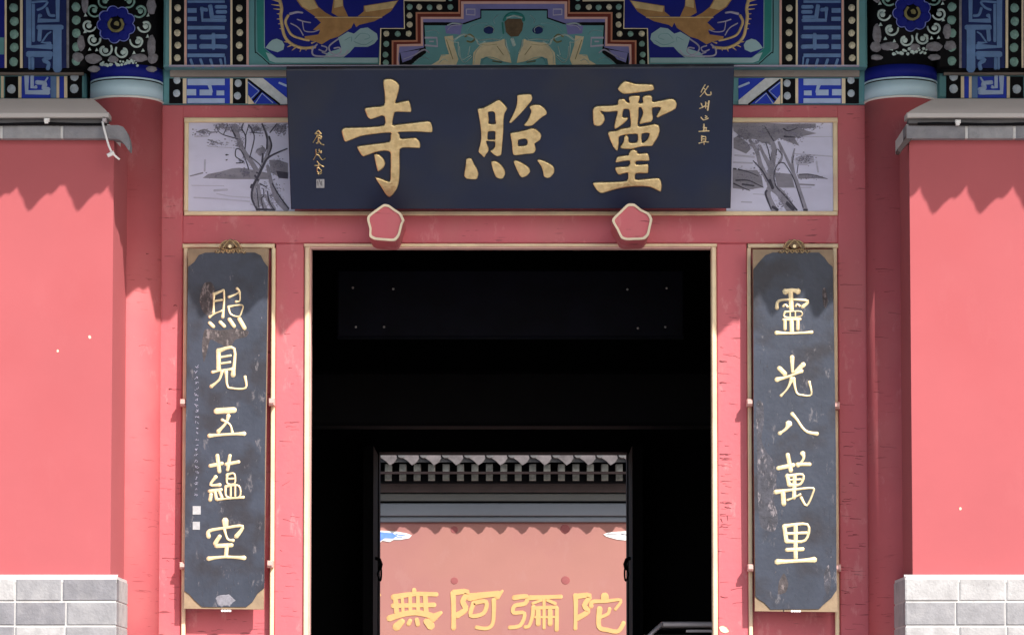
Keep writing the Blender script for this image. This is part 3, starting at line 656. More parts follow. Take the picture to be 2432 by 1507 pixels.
# --- red surround: stiles, rails, panels, mouldings (each its own piece)
def member(name, x0, y0, x1, y1, m='wood_red', Yf=YJ, d=.09, b=.006, label=None, ym=None):
    ym = ym if ym is not None else (y0+min(y1, 1507))/2
    q = MB(); q.bbox(X(x0, Yf, ym), X(x1, Yf, ym), Yf, Yf+d, Z(y1, Yf), Z(y0, Yf), b); return q.build(name, m, gate, label)
BOT = 2050
member('stile', 377, 248, 432.5, BOT); member('stile', 1991.5, 248, 2066, BOT)
member('rail', 433, 248, 1991, 283)
member('rail', 433, 511, 1991, 577.5)
member('stile', 652.5, 578, 721, BOT); member('stile', 1703.5, 578, 1776, BOT)
member('centre_panel', 690, 283.5, 1740, 510.5, 'wood_red', YJ+.012)
def frame_bits(x0, y0, x1, y1, w_, m='beige', Yf=YJ-.012, d=.03, sides='lrtb', shift=0):
    if 't' in sides: member('moulding', x0, y0, x1, y0+w_, m, Yf, d, .004)
    if 'b' in sides: member('moulding', x0, y1-w_, x1, y1, m, Yf, d, .004)
    ya = y0+w_+.4 if 't' in sides else y0; yb = y1-w_-.4 if 'b' in sides else y1
    if 'l' in sides: member('moulding', x0, ya, x0+w_, yb, m, Yf, d, .004)
    if 'r' in sides: member('moulding', x1-w_, ya, x1, yb, m, Yf, d, .004)
# ink painting frames
member('moulding', 437, 279, 1990, 290, 'beige', YJ-.012, .03, .004); member('moulding', 437, 501, 1990, 511, 'beige', YJ-.012, .03, .004)
member('moulding', 437, 290.5, 447, 500.5, 'beige', YJ-.012, .03, .004); member('moulding', 1979, 290.5, 1990, 500.5, 'beige', YJ-.012, .03, .004)
# door frame mouldings
member('moulding', 721.5, 578, 1703, 585, 'beige', YJ-.012, .03, .004); member('moulding', 733, 585.5, 1692, 590, 'pink', YJ-.004, .06, .003)
member('moulding', 722, 585.5, 733.5, BOT, 'beige', YJ-.012, .10, .005); member('moulding', 1691.5, 585.5, 1703, BOT, 'beige', YJ-.012, .10, .005)
member('moulding', 734, 590.3, 737.5, BOT, 'pink', YJ+.004, .10, .002)
# couplet panels: moulding frame with dark groove and red panel set back
for (x0, x1) in ((433, 652), (1776.5, 1991)):
    member('moulding', x0, 578.5, x1, 588, 'beige', YJ-.012, .03, .004)
    member('moulding', x0, 588.5, x0+9.5, BOT, 'beige', YJ-.012, .03, .004); member('moulding', x1-9.5, 588.5, x1, BOT, 'beige', YJ-.012, .03, .004)
    member('recessed_panel', x0+10, 589, x1-10, BOT, 'wood_red', YJ+.045, .03, .001)
# wood pegs through the lintel
def peg(z, outer):
    P = Plane(-.34); pts = [z(p) for p in outer]; cx = sum(a for a, b in pts)/len(pts); cy = sum(b for a, b in pts)/len(pts)
    q = MB(); back = Plane(-.34)
    pts2 = [Vector(p) for p in smooth_closed(pts, 3)]
    k = len(pts2)
    q.add([P(p.x, p.y, 0) for p in pts2]+[P(cx+(p.x-cx)*.97, cy+(p.y-cy)*.97, -.338) for p in pts2], [tuple(range(k))]+[(i, (i+1) % k, k+(i+1) % k, k+i) for i in range(k)])
    pg = q.build('lintel_peg', 'wood_red', gate, 'five-sided red peg with a cream rim')
    r_ = MB(); ins = [Vector((cx+(p.x-cx)*.86, cy+(p.y-cy)*.86)) for p in pts2]
    r_.add([P(p.x, p.y, .000) for p in pts2]+[P(cx+(p.x-cx)*.985, cy+(p.y-cy)*.985, .012) for p in pts2]+[P(p.x, p.y, .009) for p in ins]+[P(p.x, p.y, -.001) for p in ins],
           [(a*k+i, a*k+(i+1) % k, (a+1)*k+(i+1) % k, (a+1)*k+i) for a in range(3) for i in range(k)])
    r_.build('peg_rim', 'cream', pg)
peg(zm(860, 460, 10.77), [(150,560),(400,370),(560,268),(690,285),(850,400),(1000,500),(1085,680),(1040,780),(960,1080),(840,1215),(560,1205),(310,1180),(185,1100),(185,900),(130,690)])
peg(zm(1440, 460, 10.77), [(165,620),(340,450),(540,262),(720,260),(900,400),(1100,500),(1180,650),(1140,850),(1090,1060),(970,1175),(700,1190),(510,1195),(370,1140),(260,920),(145,720)])

# --- ink paintings (flat print behind the frame)
def painting(x0, x1, conv, washes, lights, trunks, inks, label, grp, leaves=()):
    q = MB(); P = Plane(YJ+.006); q.rect(P, x0, 289, x1, 502, -.02, 0)
    t_ = thing('ink_painting', (X((x0+x1)/2, 0), YJ, Z(502, 0)), label, 'painting', grp)
    pa = q.build('paper', 'paper', t_)
    for nm, lst, m, h in (('twigs', tw, 'ink_soft', .0018), ('pale_wash', lights, 'wash_light', .0006), ('wash', washes, 'wash', .0012), ('tree_trunk', trunks, 'ink_trunk', .0020), ('ink_line', inks, 'ink', .0030)):
        q = MB(); kk = .95 if m == 'ink' else 1.0
        for i, it in enumerate(lst):
            hh = h+.00008*i
            if it[0] == 'p': q.prism(P, [conv(p) for p in it[1]], 0, hh)
            else: q.stroke(P, [conv(p) for p in it[1]], it[2]*kk/5.383, h=hh, w1=(it[3] if len(it) > 3 else it[2])*kk/5.383, flat=True)
        q.build(nm, m, t_, kind='stuff' if len(lst) > 3 else None)
    for m, hh in (('wash_light', .0010), ('ink_soft', .0024), ('wash', .0036)):
        q = MB()
        for (cx_, cy_, sx, sy, n_) in leaves:
            for i in range(n_):
                a, b = random.gauss(cx_, sx*.5), random.gauss(cy_, sy*.5)
                if not (165 < a < 1390 and 236 < b < 1330): continue
                x_, y_ = conv((a, b))
                if x0+3 < x_ < x1-3: q.disc(P, x_, y_, random.uniform(.7, 2.6), random.uniform(.5, 1.5), n0=0, n1=hh+random.uniform(0, .0002), k=6, wob=.35)
        if q.v: q.build('painted_foliage', m, t_, kind='stuff')
    return t_
zl = zm(420, 250, 5.383)
random.seed(3)
tw = []
for (x_, y_, n_, sp) in ((560, 250, 12, 60), (700, 280, 12, 60), (1330, 290, 26, 80), (1000, 300, 14, 60), (830, 700, 6, 40), (880, 870, 6, 30)):
    for i in range(n_):
        a = random.uniform(0, 6.28); l = random.uniform(20, 60); cx_ = x_+random.uniform(-sp, sp); cy_ = max(245, y_+random.uniform(-sp, sp)*.7)
        tw.append(('s', [(cx_, cy_), (cx_+l*.5*math.cos(a), max(240, cy_+l*.5*math.sin(a)+6)), (cx_+l*math.cos(a+.4), max(240, cy_+l*math.sin(a+.4)))], random.uniform(5, 11), 3))
painting(445, 700, zl,
    [('p',[(330,930),(400,880),(560,850),(700,810),(800,800),(1000,830),(1180,870),(1180,945),(700,945)]),('p',[(1180,700),(1300,700),(1420,740),(1420,930),(1330,930),(1200,860)]),('s',[(280,340),(350,315),(430,345),(520,340)],26,14),('s',[(170,905),(330,865)],14,20),('s',[(400,440),(520,480)],16)],
    [('s',[(230,400),(400,395)],20),('s',[(400,525),(700,545)],12),('s',[(190,1025),(600,1030)],10),('s',[(220,1180),(520,1195),(930,1230)],18),('s',[(510,1130),(700,1165),(930,1180)],12),('s',[(480,1090),(640,1080)],30),('p',[(900,240),(1300,240),(1300,330),(950,330)]),('s',[(360,700),(355,840)],24)],
    [('s',[(1040,1340),(1000,1200),(980,1060),(1040,900),(960,740),(860,600),(800,470),(740,260)],60,60),('s',[(1040,880),(1120,720),(1180,560),(1160,430),(1110,260)],56,30),('s',[(1400,1330),(1280,1200),(1210,1000),(1160,780)],70,40),('s',[(1130,1330),(1060,1160),(1040,1020)],60,40),('s',[(1240,1330),(1130,1150)],60,30),('s',[(1060,600),(1100,570)],90,80)],
    [('s',[(1030,1340),(960,1190),(975,1040),(1045,900)],26,34),('s',[(1045,900),(1100,780),(1180,660),(1410,555)],36,18),('s',[(1170,640),(1210,520),(1180,400)],22),('s',[(1000,900),(1040,960)],30),('s',[(920,820),(880,700),(820,580),(760,560),(750,650),(800,690),(850,730),(760,740)],14),('s',[(780,430),(600,380),(530,330),(500,250)],14,8),
     ('s',[(750,400),(690,280)],26,12),('s',[(600,370),(650,250)],10),('s',[(870,560),(880,400),(830,300),(850,235)],16),('s',[(880,390),(920,250)],10),('s',[(930,670),(960,560),(990,390),(920,250)],14),('s',[(960,350),(1080,360)],10),('s',[(1150,560),(1150,400),(1090,240)],22),('s',[(1190,350),(1280,240)],16),
     ('s',[(940,660),(1040,740),(1080,790)],14),('s',[(1100,620),(1090,730)],26),('s',[(1020,1060),(1050,1300)],14),('s',[(1060,1000),(1150,1050)],14),('s',[(1110,1070),(1110,1160),(1080,1200),(1110,1330)],14),('s',[(1160,1100),(1180,1230),(1240,1330)],16),('s',[(1220,1000),(1310,1160),(1430,1320)],20),('s',[(1020,860),(1060,880)],20),
     ('p',[(1270,840),(1420,860),(1420,940),(1300,930)]),('s',[(630,635),(660,635)],22,8),('s',[(630,702),(648,695)],14,6),('s',[(1040,1330),(1250,1335)],30,20),('s',[(960,1020),(950,1050)],34)],
    'ink landscape painting left of the black name plaque, gnarled tree over a low hill', 'ink paintings behind the plaque',
    [(560,270,90,40,40),(1330,300,90,70,70),(1040,300,120,60,50),(800,480,60,90,45),(1090,590,60,50,35),(880,860,70,60,45),(1300,790,130,100,90),(740,300,110,70,60),(340,350,120,40,30),(1060,1200,110,160,50),(1250,1150,120,200,50),(500,480,140,40,20),(560,900,180,30,30)])
zr = zm(1720, 250, 5.383)
random.seed(9)
tw = []
for (x_, y_, n_, sp) in ((560, 330, 16, 90), (860, 380, 12, 70), (250, 420, 22, 90), (700, 300, 10, 80)):
    for i in range(n_):
        a = random.uniform(0, 6.28); l = random.uniform(20, 50); cx_ = x_+random.uniform(-sp, sp); cy_ = max(245, y_+random.uniform(-sp, sp)*.7)
        tw.append(('s', [(cx_, cy_), (cx_+l*.5*math.cos(a), max(240, cy_+l*.5*math.sin(a)+6))], random.uniform(5, 10), 3))
painting(1725, 1981, zr,
    [('p',[(100,225),(500,225),(780,240),(1170,235),(1170,290),(960,300),(1180,360),(900,420),(960,520),(800,460),(700,420),(600,500),(480,480),(420,440),(360,430),(260,440),(120,330)]),('p',[(120,420),(180,390),(300,480),(340,560),(280,620),(120,550)]),('p',[(640,860),(860,880),(900,1050),(680,1050)]),('p',[(930,885),(1180,890),(1320,942),(1180,935),(950,940)]),
     ('p',[(110,820),(300,830),(420,830),(480,920),(500,1050),(300,1080),(110,1060)]),('s',[(940,1010),(1150,1020)],20)],
    [('s',[(140,640),(380,660)],26),('s',[(120,730),(360,740)],20),('s',[(900,620),(1380,655)],14),('s',[(960,405),(1380,400)],10),('p',[(900,680),(1000,640),(1140,650),(1150,720),(1050,770),(920,760)]),('s',[(1180,720),(1200,850)],24),('s',[(370,1135),(510,1140)],12),('s',[(220,1235),(350,1240)],16),('s',[(680,1055),(1110,1050)],14)],
    [('s',[(860,1340),(720,1130),(600,1030),(590,900),(620,700),(640,560),(600,450)],120,60),('s',[(560,960),(470,780),(420,600),(330,450)],70,40),('s',[(640,1330),(560,1150),(590,1020)],80,60),('s',[(1040,1340),(980,1150),(900,900),(790,660),(700,470)],60,24),('s',[(600,800),(500,620),(460,520)],60,30),('s',[(700,740),(740,640),(690,470)],34,16),('s',[(890,860),(870,700),(900,560)],34,20)],
    [('s',[(630,455),(515,265)],20,14),('s',[(930,1340),(780,1160),(660,1030),(640,860),(700,740),(770,740)],22,12),('s',[(600,1330),(530,1140),(545,1090)],16,30),('s',[(600,1020),(545,940),(480,830),(370,710)],26,12),('s',[(1010,1310),(930,1060),(870,900),(770,740)],18,10),('s',[(590,700),(560,560),(530,480)],12),('s',[(660,640),(680,560),(740,640)],10),('s',[(930,870),(945,760)],10),('s',[(890,640),(870,740)],10),
     ('s',[(960,885),(1110,885),(1320,942)],14,6),('s',[(180,820),(300,850),(440,910)],18,8),('s',[(150,960),(300,960),(420,1010),(500,1050)],22,10),('s',[(120,1000),(250,1060),(330,1090)],20,8),('s',[(120,810),(150,815)],22),('s',[(230,1010),(380,1030)],22),('s',[(580,960),(620,1060)],44),('s',[(800,1250),(880,1330)],50),('s',[(620,1300),(680,1335)],40),('s',[(770,400),(900,410)],26,12),('s',[(760,300),(820,330),(940,290)],20,8),('s',[(1020,1335),(1060,1338)],26)],
    'ink landscape painting right of the black name plaque, bare trees on a water bank', 'ink paintings behind the plaque',
    [(250,340,170,100,110),(560,330,200,100,130),(860,370,160,110,110),(1020,270,180,40,60),(260,930,190,130,120),(1030,690,110,60,60),(620,760,80,260,60),(760,1230,110,110,50),(260,520,150,70,50),(420,520,70,150,40),(1100,920,140,25,25)])

# ================================================================== NAME PLAQUE
Ybot, Ytop = -.16, -.53
pb = at(1213, 496, Ybot); pt_ = at(1213, 162, Ytop)
dv = (pt_-pb).normalized(); nn = Vector((1, 0, 0)).cross(dv)     # outward normal
PT = Tilt(pb, nn)
plq = thing('name_plaque', (0, Ybot, pb.z), 'large dark slate plaque with three raised gold characters above the doorway', 'plaque')
q = MB(); cor = [(679.5, 165), (1743.5, 158.5), (1735, 494.5), (691, 497)]
A = [PT(x, y, 0) for x, y in cor]; Ai = [PT(*(( (x-1213)*.9965+1213, (y-328)*.989+328)), .004) for x, y in cor]; Bk = [PT(x, y, -.035 if y < 300 else -.12) for x, y in cor]
q.add(Ai+A+Bk, [(0,1,2,3)]+[(4+i, 4+(i+1) % 4, (i+1) % 4, i) for i in range(4)]+[(8+i, 8+(i+1) % 4, 4+(i+1) % 4, 4+i) for i in range(4)]+[(11,10,9,8)])
q.build('board', 'plaque', plq)
q = MB(); q.prism(PT, [(680, 163.6), (1743.5, 157), (1743.5, 161), (680, 167.5)], -.04, .006); q.build('top_edge', 'couplet', plq)
z1 = zm(790, 170, 4.862)
relief('character', PT, [[z1(p) for p in [(590,90),(620,75),(680,75),(735,105),(770,150),(770,190),(745,290),(725,355),(790,340),(870,325),(890,340),(910,420),(900,460),(760,455),(715,470),(690,605),(760,600),(900,585),(1100,562),(1140,590),(1155,650),(1140,695),(960,685),(760,690),(775,720),(785,765),(860,760),(960,757),(1005,800),(1015,850),(1000,875),(880,870),(780,885),(778,1100),(770,1250),(745,1340),(700,1405),(660,1440),(620,1415),(560,1320),(490,1210),(560,1225),(660,1260),(668,1150),(670,1000),(665,920),(600,905),(500,920),(365,970),(330,950),(283,870),(300,850),(450,830),(655,800),(668,730),(670,695),(500,710),(330,735),(165,800),(130,780),(105,690),(110,660),(150,638),(400,632),(597,610),(600,515),(570,500),(500,525),(440,540),(400,510),(370,430),(385,408),(480,397),(595,380),(600,250),(585,130)]],
    [z1(p) for p in [(490,942),(540,950),(590,1000),(608,1050),(590,1100),(530,1145),(510,1110),(480,965)]]], 'gold', plq, .020, .007, 'gold character for temple, at the plaque\'s left')
z1 = zm(1080, 200, 6.281)
relief('character', PT, [[z1(p) for p in c_] for c_ in (
    [(342,370),(360,350),(430,340),(540,280),(650,220),(720,270),(783,350),(745,420),(730,520),(725,700),(712,850),(706,960),(692,1040),(640,1062),(590,1040),(530,985),(565,962),(598,920),(603,860),(590,830),(500,830),(470,845),(505,945),(500,990),(465,1035),(440,1078),(400,1040),(352,990),(375,900),(392,800),(390,680),(370,520)],
    [(498,410),(530,395),(575,395),(600,425),(605,520),(610,578),(505,578),(510,520)], [(495,710),(510,692),(600,690),(602,760),(598,815),(500,815),(492,780)],
    [(930,165),(950,145),(1090,135),(1140,145),(1157,190),(1140,240),(1060,340),(960,450),(850,560),(820,565),(815,545),(870,440),(915,330),(930,240)],
    [(1115,330),(1140,305),(1200,292),(1270,300),(1330,340),(1373,400),(1365,440),(1300,480),(1220,550),(1160,600),(1090,612),(1040,605),(1035,590),(1090,520),(1130,430),(1140,390)],
    [(832,715),(930,700),(1060,670),(1150,645),(1210,660),(1270,710),(1292,760),(1270,820),(1205,862),(1190,880),(1208,940),(1205,980),(1170,1018),(1050,1030),(910,1048),(870,1030),(858,960),(850,850),(832,760)],
    [(945,830),(965,812),(1040,800),(1080,820),(1085,870),(1060,900),(960,912),(945,890)],
    [(170,1105),(200,1090),(250,1100),(290,1180),(330,1250),(355,1320),(330,1400),(270,1405),(180,1395),(140,1350),(150,1270),(165,1180)],
    [(545,1150),(580,1130),(640,1150),(700,1200),(745,1270),(752,1330),(720,1390),(680,1398),(620,1375),(590,1320),(560,1230)],
    [(878,1145),(910,1122),(980,1150),(1060,1195),(1110,1240),(1125,1290),(1080,1350),(1010,1378),(970,1350),(930,1270)],
    [(1230,1125),(1260,1108),(1350,1140),(1430,1180),(1480,1230),(1485,1300),(1430,1370),(1380,1385),(1330,1360),(1315,1290),(1290,1210)])], 'gold', plq, .020, .0048, 'gold character in the middle of the plaque')
z1 = zm(1390, 180, 5.196)
relief('character', PT, [[z1(p) for p in c_] for c_ in (
    [(400,150),(440,90),(485,55),(540,65),(620,88),(750,92),(830,100),(850,150),(820,175),(640,200),(480,215),(430,190)],
    [(90,420),(110,380),(150,362),(280,358),(395,345),(400,300),(420,278),(480,275),(508,310),(545,325),(535,260),(560,240),(640,233),(675,245),(665,290),(655,325),(710,325),(705,260),(730,235),(800,230),(828,260),(828,310),(930,295),(1040,272),(1100,285),(1130,340),(1115,395),(1060,430),(960,475),(895,508),(878,490),(910,430),(930,382),(830,385),(828,450),(835,520),(810,558),(740,570),(680,585),(668,565),(700,490),(710,440),(690,385),(660,385),(658,480),(650,610),(740,605),(860,585),(910,610),(920,670),(900,740),(850,820),(820,858),(700,862),(560,895),(460,890),(430,870),(470,810),(480,745),(505,720),(535,755),(540,812),(640,808),(642,712),(560,712),(480,720),(415,745),(415,830),(400,910),(380,912),(340,860),(300,770),(278,700),(300,675),(380,670),(450,640),(555,622),(552,500),(540,410),(475,405),(460,500),(525,505),(520,535),(460,590),(375,645),(355,620),(370,540),(395,440),(380,430),(260,440),(185,425),(230,480),(240,540),(200,600),(150,612),(100,585)],
    [(700,706),(790,700),(775,760),(740,800),(700,815)],
    [(535,950),(560,912),(600,900),(640,920),(650,950),(765,945),(790,1000),(785,1040),(630,1042),(630,1085),(770,1080),(780,1130),(770,1192),(625,1195),(620,1270),(740,1262),(890,1250),(930,1280),(945,1340),(935,1415),(915,1418),(800,1365),(700,1355),(560,1360),(400,1385),(210,1438),(150,1410),(100,1340),(105,1305),(300,1300),(510,1285),(525,1190),(480,1195),(410,1212),(370,1150),(380,1115),(530,1105),(550,1040),(470,1045),(385,1062),(372,1040),(400,985),(530,968)])], 'gold', plq, .020, .007, 'gold character at the plaque\'s right')
# small signatures
z1 = zm(730, 290, 8.865)
sig = {'a': [([(230,170),(165,240)],26),([(230,170),(295,240)],26),([(165,240),(295,240)],18),([(210,270),(160,360),(120,425)],26,18),([(240,270),(300,300),(280,350)],30),([(240,330),(220,440)],26),([(190,440),(250,390)],22),([(250,390),(290,450),(350,470)],22),([(220,310),(280,330)],22)],
       'b': [([(180,570),(185,660),(180,700),(130,780)],26,18),([(250,570),(250,600)],30),([(290,600),(290,640)],34),([(190,670),(240,690),(290,760),(330,785),(375,755)],26,18),([(215,640),(270,620)],16)],
       'c': [([(205,815),(260,880),(345,930)],22,26),([(150,905),(250,905)],20),([(240,870),(240,930)],28),([(210,950),(210,1030),(250,1050),(300,1020),(250,960),(210,950)],24),([(220,1070),(260,1090),(300,1065)],22)]}
for k_, l_ in sig.items():
    q = MB(); strokes(q, PT, z1, l_, h=.008, n0=.002); q.build('signature_character', 'gold', plq, smooth=False)
q = MB(); q.rect(PT, 751.5, 424.5, 770.5, 445, .002, .008); sl = q.build('seal', 'silver', plq)
q = MB(); strokes(q, PT, z1, [([(220,1220),(230,1330)],10),([(250,1200),(290,1310)],10),([(300,1230),(310,1330)],10)], h=.009, n0=.002); q.build('seal_carving', 'couplet', plq)
z1 = zm(1640, 180, 8.37)
sig = [[([(290,175),(240,250),(210,320)],22),([(350,200),(290,290),(190,410)],24,16),([(280,300),(320,370),(400,370),(400,320)],26),([(250,230),(300,280)],18)],
       [([(210,540),(240,630)],20),([(180,645),(300,590)],20),([(300,520),(300,640)],22),([(365,500),(340,680)],30),([(310,540),(370,540)],14),([(305,600),(350,610)],14)],
       [([(205,820),(250,870),(300,860),(350,840)],24),([(290,790),(330,810),(290,830)],20)],
       [([(265,960),(265,1090)],28),([(250,1020),(320,1030)],20),([(165,1100),(250,1095),(365,1090)],22),([(305,1030),(310,1090)],20)],
       [([(220,1190),(220,1290)],24),([(220,1200),(300,1210),(295,1290)],24),([(230,1250),(300,1250)],16),([(165,1335),(260,1310),(355,1310)],20),([(265,1290),(270,1360)],18)]]
for l_ in sig:
    q = MB(); strokes(q, PT, z1, l_, h=.008, n0=.002); q.build('signature_character', 'gold_flat', plq)

# ================================================================== COUPLET BOARDS
def couplet(corners, lobes, conv_strokes, label, crest, foot):
    Yf = -.10; P = Plane(Yf)
    t_ = thing('couplet_board', (X(corners[2][0]-90, Yf), Yf, Z(corners[2][1], Yf)), label, 'board', 'hanging couplet boards beside the doorway')
    q = MB(); q.prism(P, corners, -.035, 0); q.build('backing_board', 'board_ochre', t_)
    q = MB(); q.prism(P, lobes, 0, .006); q.build('board_face', 'couplet', t_)
    PF = Plane(Yf-.006)
    for conv, l_ in conv_strokes:
        q = MB(); strokes(q, PF, conv, l_, h=.0055, k=1.12, swell=.62); q.build('character', 'gold_flat', t_, smooth=False)
    cx, cy = crest; q = MB()
    for i in range(7):
        a = math.pi*i/6; q.disc(P, cx-22*math.cos(a)*(.9), cy-14*math.sin(a)+2, 7, 6, n0=-.01, n1=.014, dome=.004, k=10, wob=.15)
    q.disc(P, cx, cy-2, 13, 10, n0=-.01, n1=.018, dome=.006, k=12, wob=.12)
    for i in range(9): q.disc(P, cx-34+i*8.5, cy+13+random.uniform(-2, 2), 4.5, 4, n0=-.005, n1=.012, k=8, wob=.2)
    q.build('crest', 'crest_brown', t_)
    q = MB(); q.stroke(P, [(cx-16, cy+2), (cx, cy-14), (cx+16, cy+2)], 3.4, h=.024); q.stroke(P, [(cx-26, cy+4), (cx-18, cy-9), (cx-8, cy-13)], 3, h=.022); q.stroke(P, [(cx+26, cy+4), (cx+18, cy-9), (cx+8, cy-13)], 3, h=.022);
    for i in range(6): q.stroke(P, [(cx-33+i*12, cy+11), (cx-29+i*12, cy+16), (cx-25+i*12, cy+11)], 2.2, h=.016)
    q.disc(P, cx, cy+1, 5, n0=.01, n1=.026, k=8); q.stroke(P, [(cx-20, cy+6), (cx-5, cy+10), (cx+8, cy+8), (cx+22, cy+8)], 2.4, h=.022); q.build('crest_trim', 'gold_flat', t_)
    q = MB(); cx, cy = foot
    for i in range(4): q.disc(P, cx-9+i*6, cy, 4, 3.4, n0=-.02, n1=.006, k=8, wob=.2)
    q.build('foot_ornament', 'white', t_)
    return t_, P
ZA, ZB = zm(420, 550, 3.675), zm(420, 940, 2.658)
c_l = [(ZA, [([(325,540),(322,620),(320,705)],16),([(325,545),(385,520),(410,515),(412,620),(400,745)],17),([(330,605),(395,595)],12),([(285,745),(330,715),(395,690)],15,10)]+
            [([(455,570),(510,548),(545,520),(525,495)],15),([(548,525),(550,600),(515,610)],13),([(450,655),(570,640),(565,700),(540,740),(470,720),(450,655)],13),([(285,795),(320,828)],18),([(378,788),(415,825)],18),([(458,765),(500,825)],20),([(545,760),(590,840)],22)]),
       (ZA, [([(362,1035),(364,1200)],23),([(362,1040),(500,1020),(490,1250)],25),([(380,1095),(470,1080)],12),([(385,1150),(465,1138)],12),([(310,1225),(400,1208),(480,1198)],17),([(395,1215),(370,1290),(300,1350)],20),([(430,1220),(440,1340),(480,1365),(600,1362),(595,1265)],20,14)]),
       (ZB, [([(250,95),(360,88)],22),([(325,125),(310,170),(262,222)],16),([(285,150),(335,180),(350,230)],12),([(205,250),(310,242),(425,237)],16)]),
       (ZB, [([(210,440),(285,425)],14),([(255,375),(268,475)],15),([(335,375),(320,465)],13),([(310,430),(390,415)],13),([(245,510),(212,560),(270,560)],15),([(205,600),(280,590)],13),([(210,655),(215,620)],14),([(240,600),(250,650)],12),([(265,595),(285,640)],12),
             ([(318,495),(318,550),(365,550),(362,490),(318,495)],11),([(318,522),(365,520)],8),([(308,570),(315,635),(395,635),(390,565),(308,570)],11),([(340,570),(340,632)],8),([(368,570),(368,632)],8),([(255,652),(340,645),(420,638)],12)]),
       (ZB, [([(305,785),(308,825)],24,16),([(200,885),(205,850),(300,832),(415,820),(375,885)],17),([(270,885),(240,930)],15),([(300,840),(320,900),(355,910)],13),([(250,945),(345,940)],16),([(315,945),(310,1010)],15),([(200,1025),(300,1014),(425,1020)],17)])]
cl, PCL = couplet([(447,590),(638,590),(626,1446),(437,1444)],
    [(447,634),(462,622),(472,606),(488,600),(606,600),(620,607),(627,622),(637,634),(630,1060),(628,1395),(612,1408),(600,1428),(585,1440),(480,1440),(462,1424),(450,1410),(438,1402),(441,1060)],
    c_l, 'dark couplet board with gold characters left of the doorway', (547, 585), (537, 1449))
ZC, ZD = zm(1690, 550, 3.675), zm(1690, 940, 2.658)
c_r = [(ZC, [([(645,522),(700,510),(752,520)],32),([(690,530),(697,680)],24),([(570,665),(585,605),(700,592),(840,605),(795,655)],20),([(625,650),(640,635),(662,655)],14),([(735,650),(745,632),(768,648)],14),([(640,700),(775,695),(775,740),(640,745),(640,700)],12),([(685,695),(685,745)],8),([(730,695),(730,742)],8),([(625,768),(775,763)],14),([(640,775),(640,850)],18),([(752,775),(752,850)],18),([(697,770),(700,870)],22),([(565,882),(700,887),(875,877)],22,16)]),
       (ZC, [([(705,1225),(702,1095)],14,30),([(725,1225),(800,1160)],14,34),([(590,1190),(640,1240)],24),([(570,1290),(680,1260),(785,1215)],26,18),([(700,1285),(660,1370),(605,1430)],26,8),([(715,1280),(740,1400),(790,1425),(870,1420),(852,1310)],20,12)]),
       (ZD, [([(487,176),(468,208),(430,235)],26,9),([(508,112),(540,150),(570,195),(605,226),(665,238)],15,16)]),
       (ZD, [([(420,455),(515,435)],16),([(480,370),(500,470)],16),([(575,362),(580,395),(545,440)],20,8),([(540,430),(620,430)],14),([(478,500),(488,560)],15),([(475,505),(575,495),(560,555),(488,560)],15),([(480,530),(565,525)],8),([(524,500),(520,640)],15),([(405,605),(520,590),(635,580),(640,610),(600,690),(565,640)],18,8),([(450,605),(455,680)],18),([(480,655),(520,640),(560,620)],10)]),
       (ZD, [([(458,820),(472,915)],16),([(458,820),(605,810),(590,910),(472,915)],16),([(465,868),(600,862)],11),([(530,815),(530,1020)],16),([(475,970),(575,965)],15),([(415,1045),(530,1040),(648,1032)],22)])]
cr, PCR = couplet([(1788,592),(1978,592),(1989,1452),(1793,1450)],
    [(1789,640),(1803,622),(1818,606),(1835,600),(1945,600),(1958,612),(1968,626),(1978,634),(1985,1060),(1987,1400),(1975,1418),(1958,1432),(1945,1445),(1830,1446),(1815,1430),(1802,1422),(1794,1415),(1790,1060)],
    c_r, 'dark couplet board with gold characters right of the doorway', (1886, 585), (1890, 1450))
q = MB(); q.rect(PCL, 458, 1201, 477, 1221, .006, .009); q.build('seal', 'silver', cl)
q = MB(); q.rect(PCL, 458, 1238, 475, 1257, .006, .009); q.build('seal', 'silver', cl)
random.seed(5)
q = MB()
for i in range(24):
    y_ = 870+i*13.2; x_ = 467+random.uniform(-2, 2)
    for j in range(3):
        q.stroke(PCL, [(x_+random.uniform(-5, 5), y_+random.uniform(-4, 4)), (x_+random.uniform(-5, 5), y_+random.uniform(-4, 4))], 1.6, h=.0072)
q.build('faint_inscription', 'wash_light', cl, 'faint worn line of small writing')
q = MB(); q.disc(PCL, 535, 1425, 24, 15, n0=.005, n1=.0075, k=16, wob=.25); q.build('bare_patch', 'grey_petal', cl)
# worn flakes on both boards
def flakes(P, par, spots, seed):
    random.seed(seed); q = MB()
    for (x0, y0, x1, y1, n_) in spots:
        for i in range(n_):
            x_, y_ = random.uniform(x0, x1), random.uniform(y0, y1)
            if random.random() < .35: q.disc(P, x_, y_, random.uniform(.6, 1.8), random.uniform(.8, 3.5), n0=.005, n1=.0068, k=6, wob=.4)
            else: q.stroke(P, [(x_, y_), (x_+random.uniform(-3, 3), y_+random.uniform(4, 22))], random.uniform(.8, 1.8), h=.0070)
    q.build('worn_flakes', 'worn_pale', par, kind='stuff')
flakes(PCL, cl, [(480,800,620,1350,16),(500,1345,600,1368,10),(450,1380,600,1430,12),(600,740,628,1390,14)], 11)
flakes(PCR, cr, [(1798,960,1835,1130,20),(1800,1100,1860,1260,34),(1950,720,1976,790,6),(1800,850,1860,900,10),(1955,1180,1982,1420,14),(1830,1340,1960,1440,14),(1850,900,1980,1000,4)], 12)
def patch(P, par, pts, m, name='worn_patch', n=.0066):
    q = MB(); q.prism(P, smooth_closed([Vector(p) for p in pts], 3), .004, n); q.build(name, m, par)
